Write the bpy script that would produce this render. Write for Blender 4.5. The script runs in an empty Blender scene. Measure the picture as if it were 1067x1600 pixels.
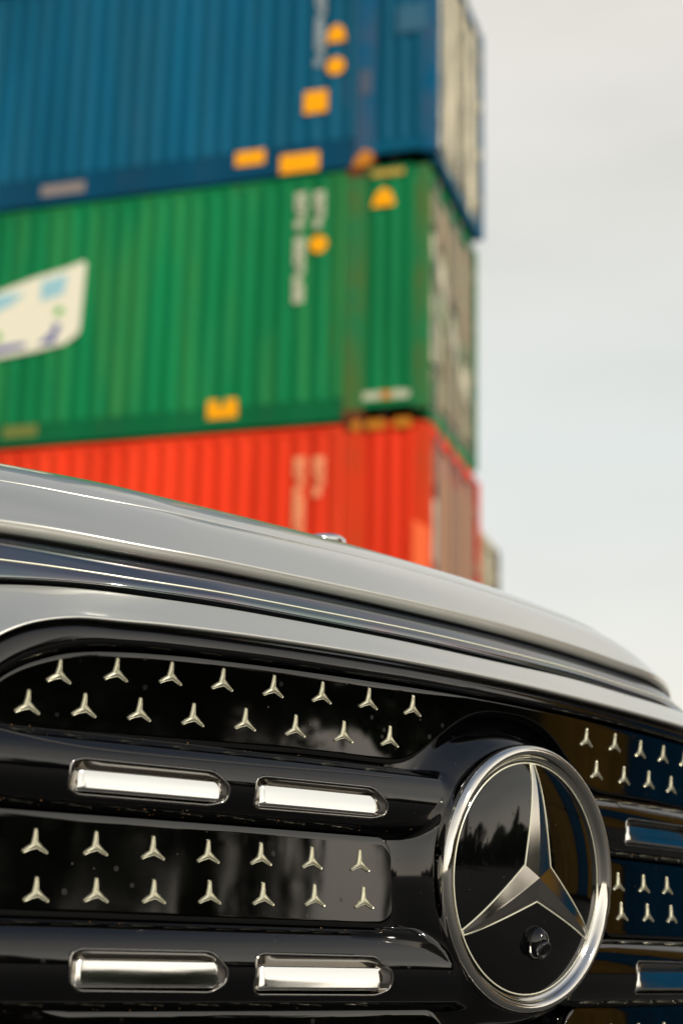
import bpy, math, random
import numpy as np
from mathutils import Vector, Matrix

rnd = random.Random(7)
sc = bpy.context.scene
R = math.radians

# ------------------------------------------------------------------ camera
CAM_Z = 0.60
PITCH, ROLL = 0.2667, 0.0217
cd = bpy.data.cameras.new("camera")
cam = bpy.data.objects.new("camera", cd)
sc.collection.objects.link(cam)
cd.sensor_fit = 'VERTICAL'
cd.sensor_height = 36.0
cd.sensor_width = 24.0
cd.lens = 2526.19 / 1600 * 36
cd.clip_start = 0.05
cd.clip_end = 2000
cp, sp, cr, sr = math.cos(PITCH), math.sin(PITCH), math.cos(ROLL), math.sin(ROLL)
r0, u0, f0 = Vector((1, 0, 0)), Vector((0, -sp, cp)), Vector((0, cp, sp))
rx = cr * r0 + sr * u0
ux = -sr * r0 + cr * u0
m = Matrix((rx, ux, -f0)).transposed().to_4x4()
m.translation = Vector((0, 0, CAM_Z))
cam.matrix_world = m
cd.dof.use_dof = True
cd.dof.focus_distance = 1.10
cd.dof.aperture_fstop = 5.8
sc.camera = cam

# ------------------------------------------------------------------ sun + sky
SUN_AZ, SUN_EL = R(143), R(38)
sdir = Vector((math.sin(SUN_AZ) * math.cos(SUN_EL), math.cos(SUN_AZ) * math.cos(SUN_EL), math.sin(SUN_EL)))
sl = bpy.data.lights.new("sun", 'SUN')
sl.energy = 3.3
sl.angle = R(2.5)
sl.color = (1.0, 0.93, 0.82)
so = bpy.data.objects.new("sun", sl)
sc.collection.objects.link(so)
so.rotation_euler = sdir.to_track_quat('Z', 'Y').to_euler()

world = bpy.data.worlds.new("World")
sc.world = world
world.use_nodes = True
nt = world.node_tree
nt.nodes.clear()


def N(tree, kind, **kw):
    n = tree.nodes.new(kind)
    for k, v in kw.items():
        if k.startswith('i_'):
            n.inputs[k[2:].replace('_', ' ')].default_value = v
        else:
            setattr(n, k, v)
    return n


sky = N(nt, 'ShaderNodeTexSky', sky_type='NISHITA', sun_disc=False)
sky.sun_elevation = SUN_EL
sky.sun_rotation = SUN_AZ
sky.air_density = 1.2
sky.dust_density = 1.5
bg1 = N(nt, 'ShaderNodeBackground')
bg1.inputs['Strength'].default_value = 0.10
nt.links.new(sky.outputs[0], bg1.inputs[0])
tc = N(nt, 'ShaderNodeTexCoord')
nrm = N(nt, 'ShaderNodeVectorMath', operation='NORMALIZE')
nt.links.new(tc.outputs['Generated'], nrm.inputs[0])
sep = N(nt, 'ShaderNodeSeparateXYZ')
nt.links.new(nrm.outputs[0], sep.inputs[0])
dot = N(nt, 'ShaderNodeVectorMath', operation='DOT_PRODUCT')
dot.inputs[1].default_value = sdir
nt.links.new(nrm.outputs[0], dot.inputs[0])
glow = N(nt, 'ShaderNodeMapRange', interpolation_type='SMOOTHSTEP')
for i, v in zip(range(1, 5), (-0.25, 1.0, 0.0, 1.0)):
    glow.inputs[i].default_value = v
nt.links.new(dot.outputs['Value'], glow.inputs[0])
ramp = N(nt, 'ShaderNodeValToRGB')
cr_ = ramp.color_ramp
stops = [(0.0, (1.0, 0.89, 0.70)), (0.08, (0.92, 0.87, 0.76)), (0.20, (0.79, 0.80, 0.76)), (0.30, (0.75, 0.79, 0.775)),
         (0.42, (0.75, 0.755, 0.72)), (0.55, (0.79, 0.76, 0.71)), (0.72, (0.54, 0.55, 0.56)), (1.0, (0.34, 0.39, 0.46))]
cr_.elements[0].position = stops[0][0]
cr_.elements[0].color = (*stops[0][1], 1)
cr_.elements[1].position = 1.0
cr_.elements[1].color = (*stops[-1][1], 1)
for p_, c_ in stops[1:-1]:
    e = cr_.elements.new(p_)
    e.color = (*c_, 1)
nt.links.new(sep.outputs['Z'], ramp.inputs[0])
mp = N(nt, 'ShaderNodeMapping')
mp.inputs['Scale'].default_value = (1.0, 1.0, 3.2)
nt.links.new(nrm.outputs[0], mp.inputs[0])
cn = N(nt, 'ShaderNodeTexNoise')
cn.inputs['Scale'].default_value = 1.7
cn.inputs['Detail'].default_value = 4
cn.inputs['Roughness'].default_value = 0.5
nt.links.new(mp.outputs[0], cn.inputs['Vector'])
# cloud brightness: base * (0.92..1.08 noise) * (1 + glow)
nb = N(nt, 'ShaderNodeMapRange')
for i, v in zip(range(1, 5), (0.33, 0.67, 0.93, 1.08)):
    nb.inputs[i].default_value = v
nt.links.new(cn.outputs[0], nb.inputs[0])
gl = N(nt, 'ShaderNodeMath', operation='MULTIPLY_ADD')
gl.inputs[2].default_value = 1.0
# the glow of the hidden sun is strongest low down
iz = N(nt, 'ShaderNodeMath', operation='SUBTRACT', use_clamp=True)
iz.inputs[0].default_value = 1.0
nt.links.new(sep.outputs['Z'], iz.inputs[1])
p4 = N(nt, 'ShaderNodeMath', operation='POWER')
p4.inputs[1].default_value = 2.5
nt.links.new(iz.outputs[0], p4.inputs[0])
lo = N(nt, 'ShaderNodeMath', operation='MULTIPLY_ADD')
lo.inputs[1].default_value = 1.75
lo.inputs[2].default_value = 0.1
nt.links.new(p4.outputs[0], lo.inputs[0])
nt.links.new(lo.outputs[0], gl.inputs[1])
nt.links.new(glow.outputs[0], gl.inputs[0])
ml = N(nt, 'ShaderNodeMath', operation='MULTIPLY')
nt.links.new(nb.outputs[0], ml.inputs[0])
nt.links.new(gl.outputs[0], ml.inputs[1])
wg = N(nt, 'ShaderNodeMath', operation='MULTIPLY', use_clamp=True)
nt.links.new(p4.outputs[0], wg.inputs[0])
nt.links.new(glow.outputs[0], wg.inputs[1])
wt = N(nt, 'ShaderNodeMix', data_type='RGBA')
wt.inputs['B'].default_value = (1.0, 0.88, 0.72, 1)
nt.links.new(wg.outputs[0], wt.inputs['Factor'])
nt.links.new(ramp.outputs[0], wt.inputs['A'])
bg2 = N(nt, 'ShaderNodeBackground')
nt.links.new(wt.outputs['Result'], bg2.inputs['Color'])
nt.links.new(ml.outputs[0], bg2.inputs['Strength'])
# cover: near the horizon closed, thinner overhead where blue shows
cov = N(nt, 'ShaderNodeMapRange', interpolation_type='SMOOTHSTEP')
for i, v in zip(range(1, 5), (0.50, 1.0, 0.98, 0.35)):
    cov.inputs[i].default_value = v
nt.links.new(sep.outputs['Z'], cov.inputs[0])
cv2 = N(nt, 'ShaderNodeMapRange')
for i, v in zip(range(1, 5), (0.3, 0.6, -0.25, 0.25)):
    cv2.inputs[i].default_value = v
nt.links.new(cn.outputs[0], cv2.inputs[0])
cz = N(nt, 'ShaderNodeMath', operation='MULTIPLY')
nt.links.new(cv2.outputs[0], cz.inputs[0])
nt.links.new(sep.outputs['Z'], cz.inputs[1])
ca = N(nt, 'ShaderNodeMath', operation='ADD', use_clamp=True)
nt.links.new(cov.outputs[0], ca.inputs[0])
nt.links.new(cz.outputs[0], ca.inputs[1])
mix = N(nt, 'ShaderNodeMixShader')
nt.links.new(ca.outputs[0], mix.inputs[0])
nt.links.new(bg1.outputs[0], mix.inputs[1])
nt.links.new(bg2.outputs[0], mix.inputs[2])
wo = N(nt, 'ShaderNodeOutputWorld')
nt.links.new(mix.outputs[0], wo.inputs[0])

vs = sc.view_settings
vs.view_transform = 'Standard'
vs.look = 'None'
vs.exposure = 0.0
vs.gamma = 1.0
vs.use_curve_mapping = False
sc.cycles.max_bounces = 8
sc.cycles.glossy_bounces = 6


# ------------------------------------------------------------------ materials
def newmat(name, color, rough=0.5, metal=0.0, coat=0.0, coat_rough=0.03, ior=1.5, spec=None):
    mt = bpy.data.materials.new(name)
    mt.use_nodes = True
    b = mt.node_tree.nodes['Principled BSDF']
    b.inputs['Base Color'].default_value = (*color, 1)
    b.inputs['Roughness'].default_value = rough
    b.inputs['Metallic'].default_value = metal
    b.inputs['Coat Weight'].default_value = coat
    b.inputs['Coat Roughness'].default_value = coat_rough
    b.inputs['IOR'].default_value = ior
    return mt


def noise_on(mt, scale, lo, hi, target='Roughness', detail=4, coords='Object', stretch=(1, 1, 1), r0=0.3, r1=0.7):
    t = mt.node_tree
    b = t.nodes['Principled BSDF']
    c = N(t, 'ShaderNodeTexCoord')
    mpn = N(t, 'ShaderNodeMapping')
    mpn.inputs['Scale'].default_value = stretch
    n = N(t, 'ShaderNodeTexNoise')
    n.inputs['Scale'].default_value = scale
    n.inputs['Detail'].default_value = detail
    t.links.new(c.outputs[coords], mpn.inputs[0])
    t.links.new(mpn.outputs[0], n.inputs['Vector'])
    if isinstance(lo, tuple):
        rr = N(t, 'ShaderNodeValToRGB')
        rr.color_ramp.elements[0].position = r0
        rr.color_ramp.elements[1].position = r1
        rr.color_ramp.elements[0].color = (*lo, 1)
        rr.color_ramp.elements[1].color = (*hi, 1)
        t.links.new(n.outputs[0], rr.inputs[0])
        t.links.new(rr.outputs[0], b.inputs[target])
    else:
        rr = N(t, 'ShaderNodeMapRange')
        for i, v in zip(range(1, 5), (r0, r1, lo, hi)):
            rr.inputs[i].default_value = v
        t.links.new(n.outputs[0], rr.inputs[0])
        t.links.new(rr.outputs[0], b.inputs[target])
    return mt


def bump_on(mt, scale, strength, dist, detail=3, stretch=(1, 1, 1)):
    t = mt.node_tree
    b = t.nodes['Principled BSDF']
    c = N(t, 'ShaderNodeTexCoord')
    mpn = N(t, 'ShaderNodeMapping')
    mpn.inputs['Scale'].default_value = stretch
    n = N(t, 'ShaderNodeTexNoise')
    n.inputs['Scale'].default_value = scale
    n.inputs['Detail'].default_value = detail
    bp = N(t, 'ShaderNodeBump')
    bp.inputs['Strength'].default_value = strength
    bp.inputs['Distance'].default_value = dist
    t.links.new(c.outputs['Object'], mpn.inputs[0])
    t.links.new(mpn.outputs[0], n.inputs['Vector'])
    t.links.new(n.outputs[0], bp.inputs['Height'])
    t.links.new(bp.outputs[0], b.inputs['Normal'])
    return mt


def dusty(mt, base, dust, amount=0.3, scale=150, ripple=0.06):
    """thin road film, dried drops and specks on a glossy black surface, and a faint moulded ripple"""
    t = mt.node_tree
    b = t.nodes['Principled BSDF']
    r_base = b.inputs['Roughness'].default_value
    c = N(t, 'ShaderNodeTexCoord')

    def specks(sc_, keep, r_in, r_out):
        v = N(t, 'ShaderNodeTexVoronoi')
        v.inputs['Scale'].default_value = sc_
        t.links.new(c.outputs['Object'], v.inputs['Vector'])
        sm = N(t, 'ShaderNodeMapRange')
        for i, q in zip(range(1, 5), (r_in, r_out, 1.0, 0.0)):
            sm.inputs[i].default_value = q
        t.links.new(v.outputs['Distance'], sm.inputs[0])
        sel = N(t, 'ShaderNodeSeparateColor')
        t.links.new(v.outputs['Color'], sel.inputs[0])
        gt = N(t, 'ShaderNodeMath', operation='GREATER_THAN')
        gt.inputs[1].default_value = keep
        t.links.new(sel.outputs[0], gt.inputs[0])
        mu = N(t, 'ShaderNodeMath', operation='MULTIPLY')
        t.links.new(sm.outputs[0], mu.inputs[0])
        t.links.new(gt.outputs[0], mu.inputs[1])
        return mu.outputs[0]
    small = specks(scale, 0.90, 0.02, 0.10)          # dust grains
    drops = specks(scale * 0.62, 0.72, 0.13, 0.20)   # dried water marks
    cm = N(t, 'ShaderNodeMix', data_type='RGBA')
    cm.inputs['A'].default_value = (*base, 1)
    cm.inputs['B'].default_value = (*dust, 1)
    k1 = N(t, 'ShaderNodeMath', operation='MULTIPLY')
    k1.inputs[1].default_value = amount
    t.links.new(small, k1.inputs[0])
    t.links.new(k1.outputs[0], cm.inputs['Factor'])
    t.links.new(cm.outputs['Result'], b.inputs['Base Color'])
    n = N(t, 'ShaderNodeTexNoise')
    n.inputs['Scale'].default_value = 11
    n.inputs['Detail'].default_value = 6
    n.inputs['Roughness'].default_value = 0.65
    t.links.new(c.outputs['Object'], n.inputs['Vector'])
    film = N(t, 'ShaderNodeMapRange')
    for i, q in zip(range(1, 5), (0.42, 0.75, r_base, r_base + 0.07)):
        film.inputs[i].default_value = q
    t.links.new(n.outputs[0], film.inputs[0])
    a1 = N(t, 'ShaderNodeMath', operation='MULTIPLY_ADD')
    a1.inputs[1].default_value = 0.16
    t.links.new(drops, a1.inputs[0])
    t.links.new(film.outputs[0], a1.inputs[2])
    a2 = N(t, 'ShaderNodeMath', operation='MULTIPLY_ADD')
    a2.inputs[1].default_value = 0.5
    t.links.new(small, a2.inputs[0])
    t.links.new(a1.outputs[0], a2.inputs[2])
    t.links.new(a2.outputs[0], b.inputs['Roughness'])
    n2 = N(t, 'ShaderNodeTexNoise')
    n2.inputs['Scale'].default_value = 22
    n2.inputs['Detail'].default_value = 1
    t.links.new(c.outputs['Object'], n2.inputs['Vector'])
    bp = N(t, 'ShaderNodeBump')
    bp.inputs['Strength'].default_value = ripple
    bp.inputs['Distance'].default_value = 0.004
    t.links.new(n2.outputs[0], bp.inputs['Height'])
    t.links.new(bp.outputs[0], b.inputs['Normal'])
    return mt


M = {}
M['silver'] = newmat('silver_paint', (0.475, 0.475, 0.438), 0.37, 0.70, coat=1.0, coat_rough=0.07)
bump_on(M['silver'], 2600, 0.05, 0.0002, 1)
M['black'] = dusty(newmat('gloss_black', (0.001, 0.001, 0.001), 0.035, 0, ior=1.56), (0.0007, 0.0007, 0.001), (0.20, 0.15, 0.09), 0.35, 150, 0.05)
M['panel'] = dusty(newmat('panel_black', (0.001, 0.001, 0.001), 0.022, 0, ior=1.56), (0.0005, 0.0005, 0.0005), (0.20, 0.17, 0.12), 0.30, 140, 0.035)
M['glass_black'] = dusty(newmat('badge_glass', (0.002, 0.002, 0.002), 0.015, 0, ior=1.52), (0.0015, 0.0015, 0.0016), (0.20, 0.18, 0.14), 0.35, 190, 0.01)
M['rubber'] = newmat('matt_black', (0.012, 0.012, 0.012), 0.7)
M['chrome'] = noise_on(newmat('chrome', (0.68, 0.655, 0.61), 0.06, 1.0), 60, 0.04, 0.10)
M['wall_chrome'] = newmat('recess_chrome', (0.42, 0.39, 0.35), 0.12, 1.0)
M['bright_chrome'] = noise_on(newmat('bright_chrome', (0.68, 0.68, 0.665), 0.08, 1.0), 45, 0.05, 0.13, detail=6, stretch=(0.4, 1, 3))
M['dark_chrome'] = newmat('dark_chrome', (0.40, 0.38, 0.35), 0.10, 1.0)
M['stud'] = newmat('satin_star_metal', (0.52, 0.50, 0.37), 0.26, 0.78)
M['starline'] = newmat('star_edge_metal', (0.85, 0.84, 0.66), 0.3, 0.5)
M['starface'] = noise_on(newmat('star_face_metal', (0.40, 0.38, 0.35), 0.12, 1.0), 30, 0.08, 0.16)
M['lens'] = newmat('lens_glass', (0.01, 0.01, 0.012), 0.06, ior=1.5)
M['band'] = newmat('light_band_cover', (0.008, 0.012, 0.018), 0.05, 0.0, ior=3.0)
b = M['band'].node_tree.nodes['Principled BSDF']
b.inputs['Thin Film IOR'].default_value = 2.78
noise_on(M['band'], 4.5, 330.0, 560.0, target='Thin Film Thickness', detail=2, stretch=(1, 1, 7), r0=0.25, r1=0.75)
M['tyre'] = newmat('tyre_rubber', (0.02, 0.02, 0.02), 0.85)
M['alloy'] = newmat('alloy_rim', (0.55, 0.55, 0.55), 0.3, 0.9)
M['window'] = newmat('window_glass', (0.01, 0.012, 0.014), 0.02)
M['lamp'] = newmat('lamp_glass', (0.25, 0.26, 0.28), 0.05, 0.3)


def container_paint(name, col, rust=(0.16, 0.05, 0.02), rough=0.6, fade=None):
    mt = newmat(name, col, rough)
    t = mt.node_tree
    b = t.nodes['Principled BSDF']
    b.inputs['Specular IOR Level'].default_value = 0.08
    c = N(t, 'ShaderNodeTexCoord')
    m1 = N(t, 'ShaderNodeMapping')
    m1.inputs['Scale'].default_value = (1, 1, 0.22)
    n1 = N(t, 'ShaderNodeTexNoise')
    n1.inputs['Scale'].default_value = 2.6
    n1.inputs['Detail'].default_value = 7
    n1.inputs['Roughness'].default_value = 0.7
    t.links.new(c.outputs['Object'], m1.inputs[0])
    t.links.new(m1.outputs[0], n1.inputs['Vector'])
    f1 = N(t, 'ShaderNodeMapRange')
    for i, q in zip(range(1, 5), (0.63, 0.80, 0.0, 0.6)):
        f1.inputs[i].default_value = q
    t.links.new(n1.outputs[0], f1.inputs[0])
    n2 = N(t, 'ShaderNodeTexNoise')
    n2.inputs['Scale'].default_value = 0.9
    n2.inputs['Detail'].default_value = 3
    t.links.new(m1.outputs[0], n2.inputs['Vector'])
    f2 = N(t, 'ShaderNodeMapRange')
    for i, q in zip(range(1, 5), (0.35, 0.65, 0.82, 1.12)):
        f2.inputs[i].default_value = q
    t.links.new(n2.outputs[0], f2.inputs[0])
    vm = N(t, 'ShaderNodeVectorMath', operation='SCALE')
    vm.inputs[0].default_value = col
    t.links.new(f2.outputs[0], vm.inputs['Scale'])
    cm = N(t, 'ShaderNodeMix', data_type='RGBA')
    cm.inputs['B'].default_value = (*rust, 1)
    t.links.new(f1.outputs[0], cm.inputs['Factor'])
    m3 = N(t, 'ShaderNodeMapping')
    m3.inputs['Scale'].default_value = (1.6, 1.6, 0.18)
    n3 = N(t, 'ShaderNodeTexNoise')
    n3.inputs['Scale'].default_value = 1.7
    n3.inputs['Detail'].default_value = 5
    t.links.new(c.outputs['Object'], m3.inputs[0])
    t.links.new(m3.outputs[0], n3.inputs['Vector'])
    f3 = N(t, 'ShaderNodeMapRange')
    for i, q in zip(range(1, 5), (0.48, 0.72, 0.0, 0.55)):
        f3.inputs[i].default_value = q
    t.links.new(n3.outputs[0], f3.inputs[0])
    c3 = N(t, 'ShaderNodeMix', data_type='RGBA')
    c3.inputs['B'].default_value = (*(fade or tuple(q * 0.7 + 0.012 for q in col)), 1)
    t.links.new(f3.outputs[0], c3.inputs['Factor'])
    t.links.new(vm.outputs[0], c3.inputs['A'])
    t.links.new(c3.outputs['Result'], cm.inputs['A'])
    t.links.new(cm.outputs['Result'], b.inputs['Base Color'])
    return mt


M['c_blue'] = container_paint('blue_container_paint', (0.0, 0.088, 0.165), fade=(0.012, 0.09, 0.15))
M['c_green'] = container_paint('green_container_paint', (0.002, 0.180, 0.058), fade=(0.05, 0.22, 0.05))
M['c_red'] = container_paint('red_container_paint', (0.76, 0.040, 0.010), rust=(0.35, 0.06, 0.02), fade=(0.78, 0.07, 0.02))
M['rail_blue'] = container_paint('dark_blue_rail', (0.0, 0.055, 0.115))  # bottom rails set in a darker tone than the walls above
M['rail_green'] = container_paint('dark_green_rail', (0.002, 0.125, 0.042))
M['c_yellow'] = container_paint('ochre_container_paint', (0.50, 0.28, 0.045))
M['c_cream'] = container_paint('cream_container_paint', (0.50, 0.42, 0.22))
M['c_navy'] = container_paint('navy_container_paint', (0.01, 0.05, 0.13))
M['rust'] = newmat('rusty_casting', (0.12, 0.035, 0.015), 0.8)
M['orange'] = newmat('rust_orange', (0.55, 0.20, 0.02), 0.7)
M['dark'] = newmat('dark_steel', (0.015, 0.015, 0.015), 0.7)
M['yellow'] = newmat('yellow_label', (1.0, 0.40, 0.004), 0.6)
M['plate'] = newmat('grey_plate', (0.24, 0.19, 0.17), 0.5)
M['letter'] = newmat('cream_lettering', (0.50, 0.50, 0.36), 0.6)
M['letter_b'] = newmat('grey_lettering', (0.28, 0.33, 0.35), 0.6)
M['letter_r'] = newmat('peach_lettering', (0.85, 0.32, 0.14), 0.6)
M['door_cream'] = noise_on(newmat('cream_door_lettering', (0.55, 0.50, 0.34), 0.6), 3, (0.80, 0.73, 0.52), (0.34, 0.31, 0.23), target='Base Color', stretch=(1, 2.5, 0.5), r0=0.42, r1=0.6)
M['door_grey'] = noise_on(newmat('faded_door_paint', (0.3, 0.3, 0.2), 0.6), 4, (0.30, 0.30, 0.17), (0.30, 0.19, 0.10), target='Base Color', stretch=(2, 2, 0.5))
M['door_green'] = noise_on(newmat('faded_green_door', (0.2, 0.3, 0.15), 0.6), 3, (0.10, 0.24, 0.10), (0.38, 0.34, 0.20), target='Base Color', stretch=(1, 3, 0.4), r0=0.4, r1=0.6)
M['door_red'] = noise_on(newmat('faded_red_door', (0.4, 0.2, 0.1), 0.6), 3, (0.55, 0.13, 0.07), (0.42, 0.26, 0.15), target='Base Color', stretch=(1, 4, 0.35), r0=0.4, r1=0.6)
M['post_green'] = noise_on(newmat('weathered_green_post', (0.1, 0.17, 0.05), 0.7), 3.0, (0.02, 0.17, 0.06), (0.07, 0.14, 0.035), target='Base Color', stretch=(1, 1, 0.5), r0=0.38, r1=0.62)
M['post_red'] = noise_on(newmat('weathered_red_post', (0.5, 0.05, 0.02), 0.7), 3.0, (0.68, 0.045, 0.012), (0.55, 0.055, 0.014), target='Base Color', stretch=(1, 1, 0.5), r0=0.38, r1=0.62)
M['post_blue'] = noise_on(newmat('weathered_blue_post', (0.0, 0.09, 0.2), 0.7), 3.0, (0.0, 0.09, 0.19), (0.04, 0.085, 0.15), target='Base Color', stretch=(1, 1, 0.5), r0=0.38, r1=0.62)
for q_ in ('post_green', 'post_red', 'post_blue', 'yellow', 'rust', 'orange'):
    M[q_].node_tree.nodes['Principled BSDF'].inputs['Specular IOR Level'].default_value = 0.08
M['sticker'] = newmat('white_sticker', (0.80, 0.76, 0.60), 0.5)
M['door_rod'] = newmat('grimy_rod', (0.10, 0.105, 0.10), 0.6)
M['st_blue'] = newmat('sticker_blue', (0.03, 0.06, 0.30), 0.5)
M['st_lblue'] = newmat('sticker_light_blue', (0.30, 0.55, 0.62), 0.5)
M['st_green'] = newmat('sticker_green', (0.07, 0.42, 0.03), 0.5)
M['bright_orange'] = newmat('bright_orange_tone', (0.95, 0.13, 0.02), 0.45)
M['asphalt'] = noise_on(bump_on(newmat('asphalt', (0.06, 0.06, 0.058), 0.85), 60, 0.5, 0.01, 6), 0.35, (0.026, 0.026, 0.025), (0.046, 0.045, 0.042), target='Base Color')
M['concrete'] = newmat('concrete', (0.35, 0.34, 0.31), 0.85)
M['bark'] = newmat('bark', (0.07, 0.045, 0.03), 0.9)
M['leaf'] = noise_on(newmat('foliage', (0.05, 0.08, 0.03), 0.7), 1.2, (0.03, 0.055, 0.02), (0.08, 0.11, 0.04), target='Base Color')


# ------------------------------------------------------------------ object helpers
def mesh_obj(name, V, F, mat, parent=None, smooth=True, normals=None):
    me = bpy.data.meshes.new(name)
    V = np.asarray(V, dtype=np.float32)
    me.from_pydata(V.tolist() if len(V) < 5000 else [tuple(v) for v in V.tolist()], [], [tuple(int(i) for i in f) for f in F])
    if smooth:
        me.polygons.foreach_set('use_smooth', [True] * len(me.polygons))
    me.update()
    if normals is not None:
        me.normals_split_custom_set_from_vertices([tuple(n) for n in normals.tolist()])
    me.materials.append(mat)
    o = bpy.data.objects.new(name, me)
    sc.collection.objects.link(o)
    if parent is not None:
        o.parent = parent
    return o


def empty(name, loc=(0, 0, 0), rz=0.0):
    o = bpy.data.objects.new(name, None)
    o.empty_display_size = 0.1
    o.location = loc
    o.rotation_euler = (0, 0, rz)
    sc.collection.objects.link(o)
    return o


def tag(o, label, cat, group=None):
    o['label'] = label
    o['category'] = cat
    if group:
        o['group'] = group
    return o


def copy_tree(o, parent=None):
    c = o.copy()
    sc.collection.objects.link(c)
    c.parent = parent
    for ch in o.children:
        copy_tree(ch, c)
    return c


class MB:
    """collects boxes and prisms into one mesh"""
    def __init__(s):
        s.V, s.F = [], []

    def box(s, x0, x1, y0, y1, z0, z1):
        n = len(s.V)
        s.V += [(x, y, z) for x in (x0, x1) for y in (y0, y1) for z in (z0, z1)]
        for f in ((0, 1, 3, 2), (4, 6, 7, 5), (0, 4, 5, 1), (2, 3, 7, 6), (0, 2, 6, 4), (1, 5, 7, 3)):
            s.F.append([n + i for i in f])
        return s

    def prism(s, poly, y0, y1):
        """poly in x,z extruded along y (y0 is the front, facing -y)"""
        n, k = len(s.V), len(poly)
        s.V += [(x, y0, z) for x, z in poly] + [(x, y1, z) for x, z in poly]
        s.F.append([n + i for i in range(k)])
        s.F.append([n + k + i for i in range(k)][::-1])
        for i in range(k):
            j = (i + 1) % k
            s.F.append([n + i, n + k + i, n + k + j, n + j])
        return s

    def cyl(s, p0, p1, r, seg=12):
        p0, p1 = Vector(p0), Vector(p1)
        d = (p1 - p0).normalized()
        a = d.orthogonal().normalized()
        b_ = d.cross(a)
        n = len(s.V)
        for p in (p0, p1):
            for i in range(seg):
                t = 2 * math.pi * i / seg
                s.V.append(tuple(p + r * (math.cos(t) * a + math.sin(t) * b_)))
        for i in range(seg):
            j = (i + 1) % seg
            s.F.append([n + i, n + j, n + seg + j, n + seg + i])
        s.F.append([n + i for i in range(seg)][::-1])
        s.F.append([n + seg + i for i in range(seg)])
        return s

    def build(s, name, mat, parent=None, smooth=False):
        o = mesh_obj(name, s.V, s.F, mat, parent, smooth)
        return o


def grid_faces(nr, nc, closed=False):
    F = []
    for i in range(nr - 1):
        for j in range(nc - 1 + (1 if closed else 0)):
            k = (j + 1) % nc
            F.append((i * nc + j, i * nc + k, (i + 1) * nc + k, (i + 1) * nc + j))
    return F


def catmull(P, n, closed=False):
    P = np.asarray(P, float)
    k = len(P)
    out = []
    segs = k if closed else k - 1
    for i in range(segs):
        if closed:
            p0, p1, p2, p3 = P[(i - 1) % k], P[i], P[(i + 1) % k], P[(i + 2) % k]
        else:
            p1, p2 = P[i], P[i + 1]
            p0 = P[i - 1] if i > 0 else 2 * p1 - p2
            p3 = P[i + 2] if i + 2 < k else 2 * p2 - p1
        for t in np.arange(n) / n:
            out.append(0.5 * ((2 * p1) + (-p0 + p2) * t + (2 * p0 - 5 * p1 + 4 * p2 - p3) * t ** 2 + (-p0 + 3 * p1 - 3 * p2 + p3) * t ** 3))
    if not closed:
        out.append(P[-1])
    return np.array(out)


# ------------------------------------------------------------------ ground
g = MB()
n = 40
xs = np.linspace(-600, 600, n)
V = [(x, y, 0.0) for y in xs for x in xs]
ground = mesh_obj('ground', V, grid_faces(n, n), M['asphalt'], smooth=False)
ground['kind'] = 'structure'

# ------------------------------------------------------------------ containers
CL, CW, CH = 13.72, 2.38, 2.896
HALF = CL / 2


def corr_strip(x0, x1, z0, z1, yout, depth=0.028, pitch=0.212, sgn=1):
    """corrugated sheet facing -y (sgn=1) from x0 to x1"""
    k = max(1, round((x1 - x0) / pitch))
    p = (x1 - x0) / k
    prof = []
    for i in range(k):
        b0 = x0 + i * p
        prof += [(b0, depth), (b0 + p * 0.22, depth), (b0 + p * 0.5, 0.0), (b0 + p * 0.72, 0.0)]
    prof.append((x1, depth))
    V, F = [], []
    for x, d in prof:
        V += [(x, yout + sgn * d, z0), (x, yout + sgn * d, z1)]
    for i in range(len(prof) - 1):
        F.append([2 * i, 2 * i + 2, 2 * i + 3, 2 * i + 1] if sgn > 0 else [2 * i, 2 * i + 1, 2 * i + 3, 2 * i + 2])
    return V, F


def add_vf(mb, VF):
    n = len(mb.V)
    mb.V += VF[0]
    mb.F += [[n + i for i in f] for f in VF[1]]


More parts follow.
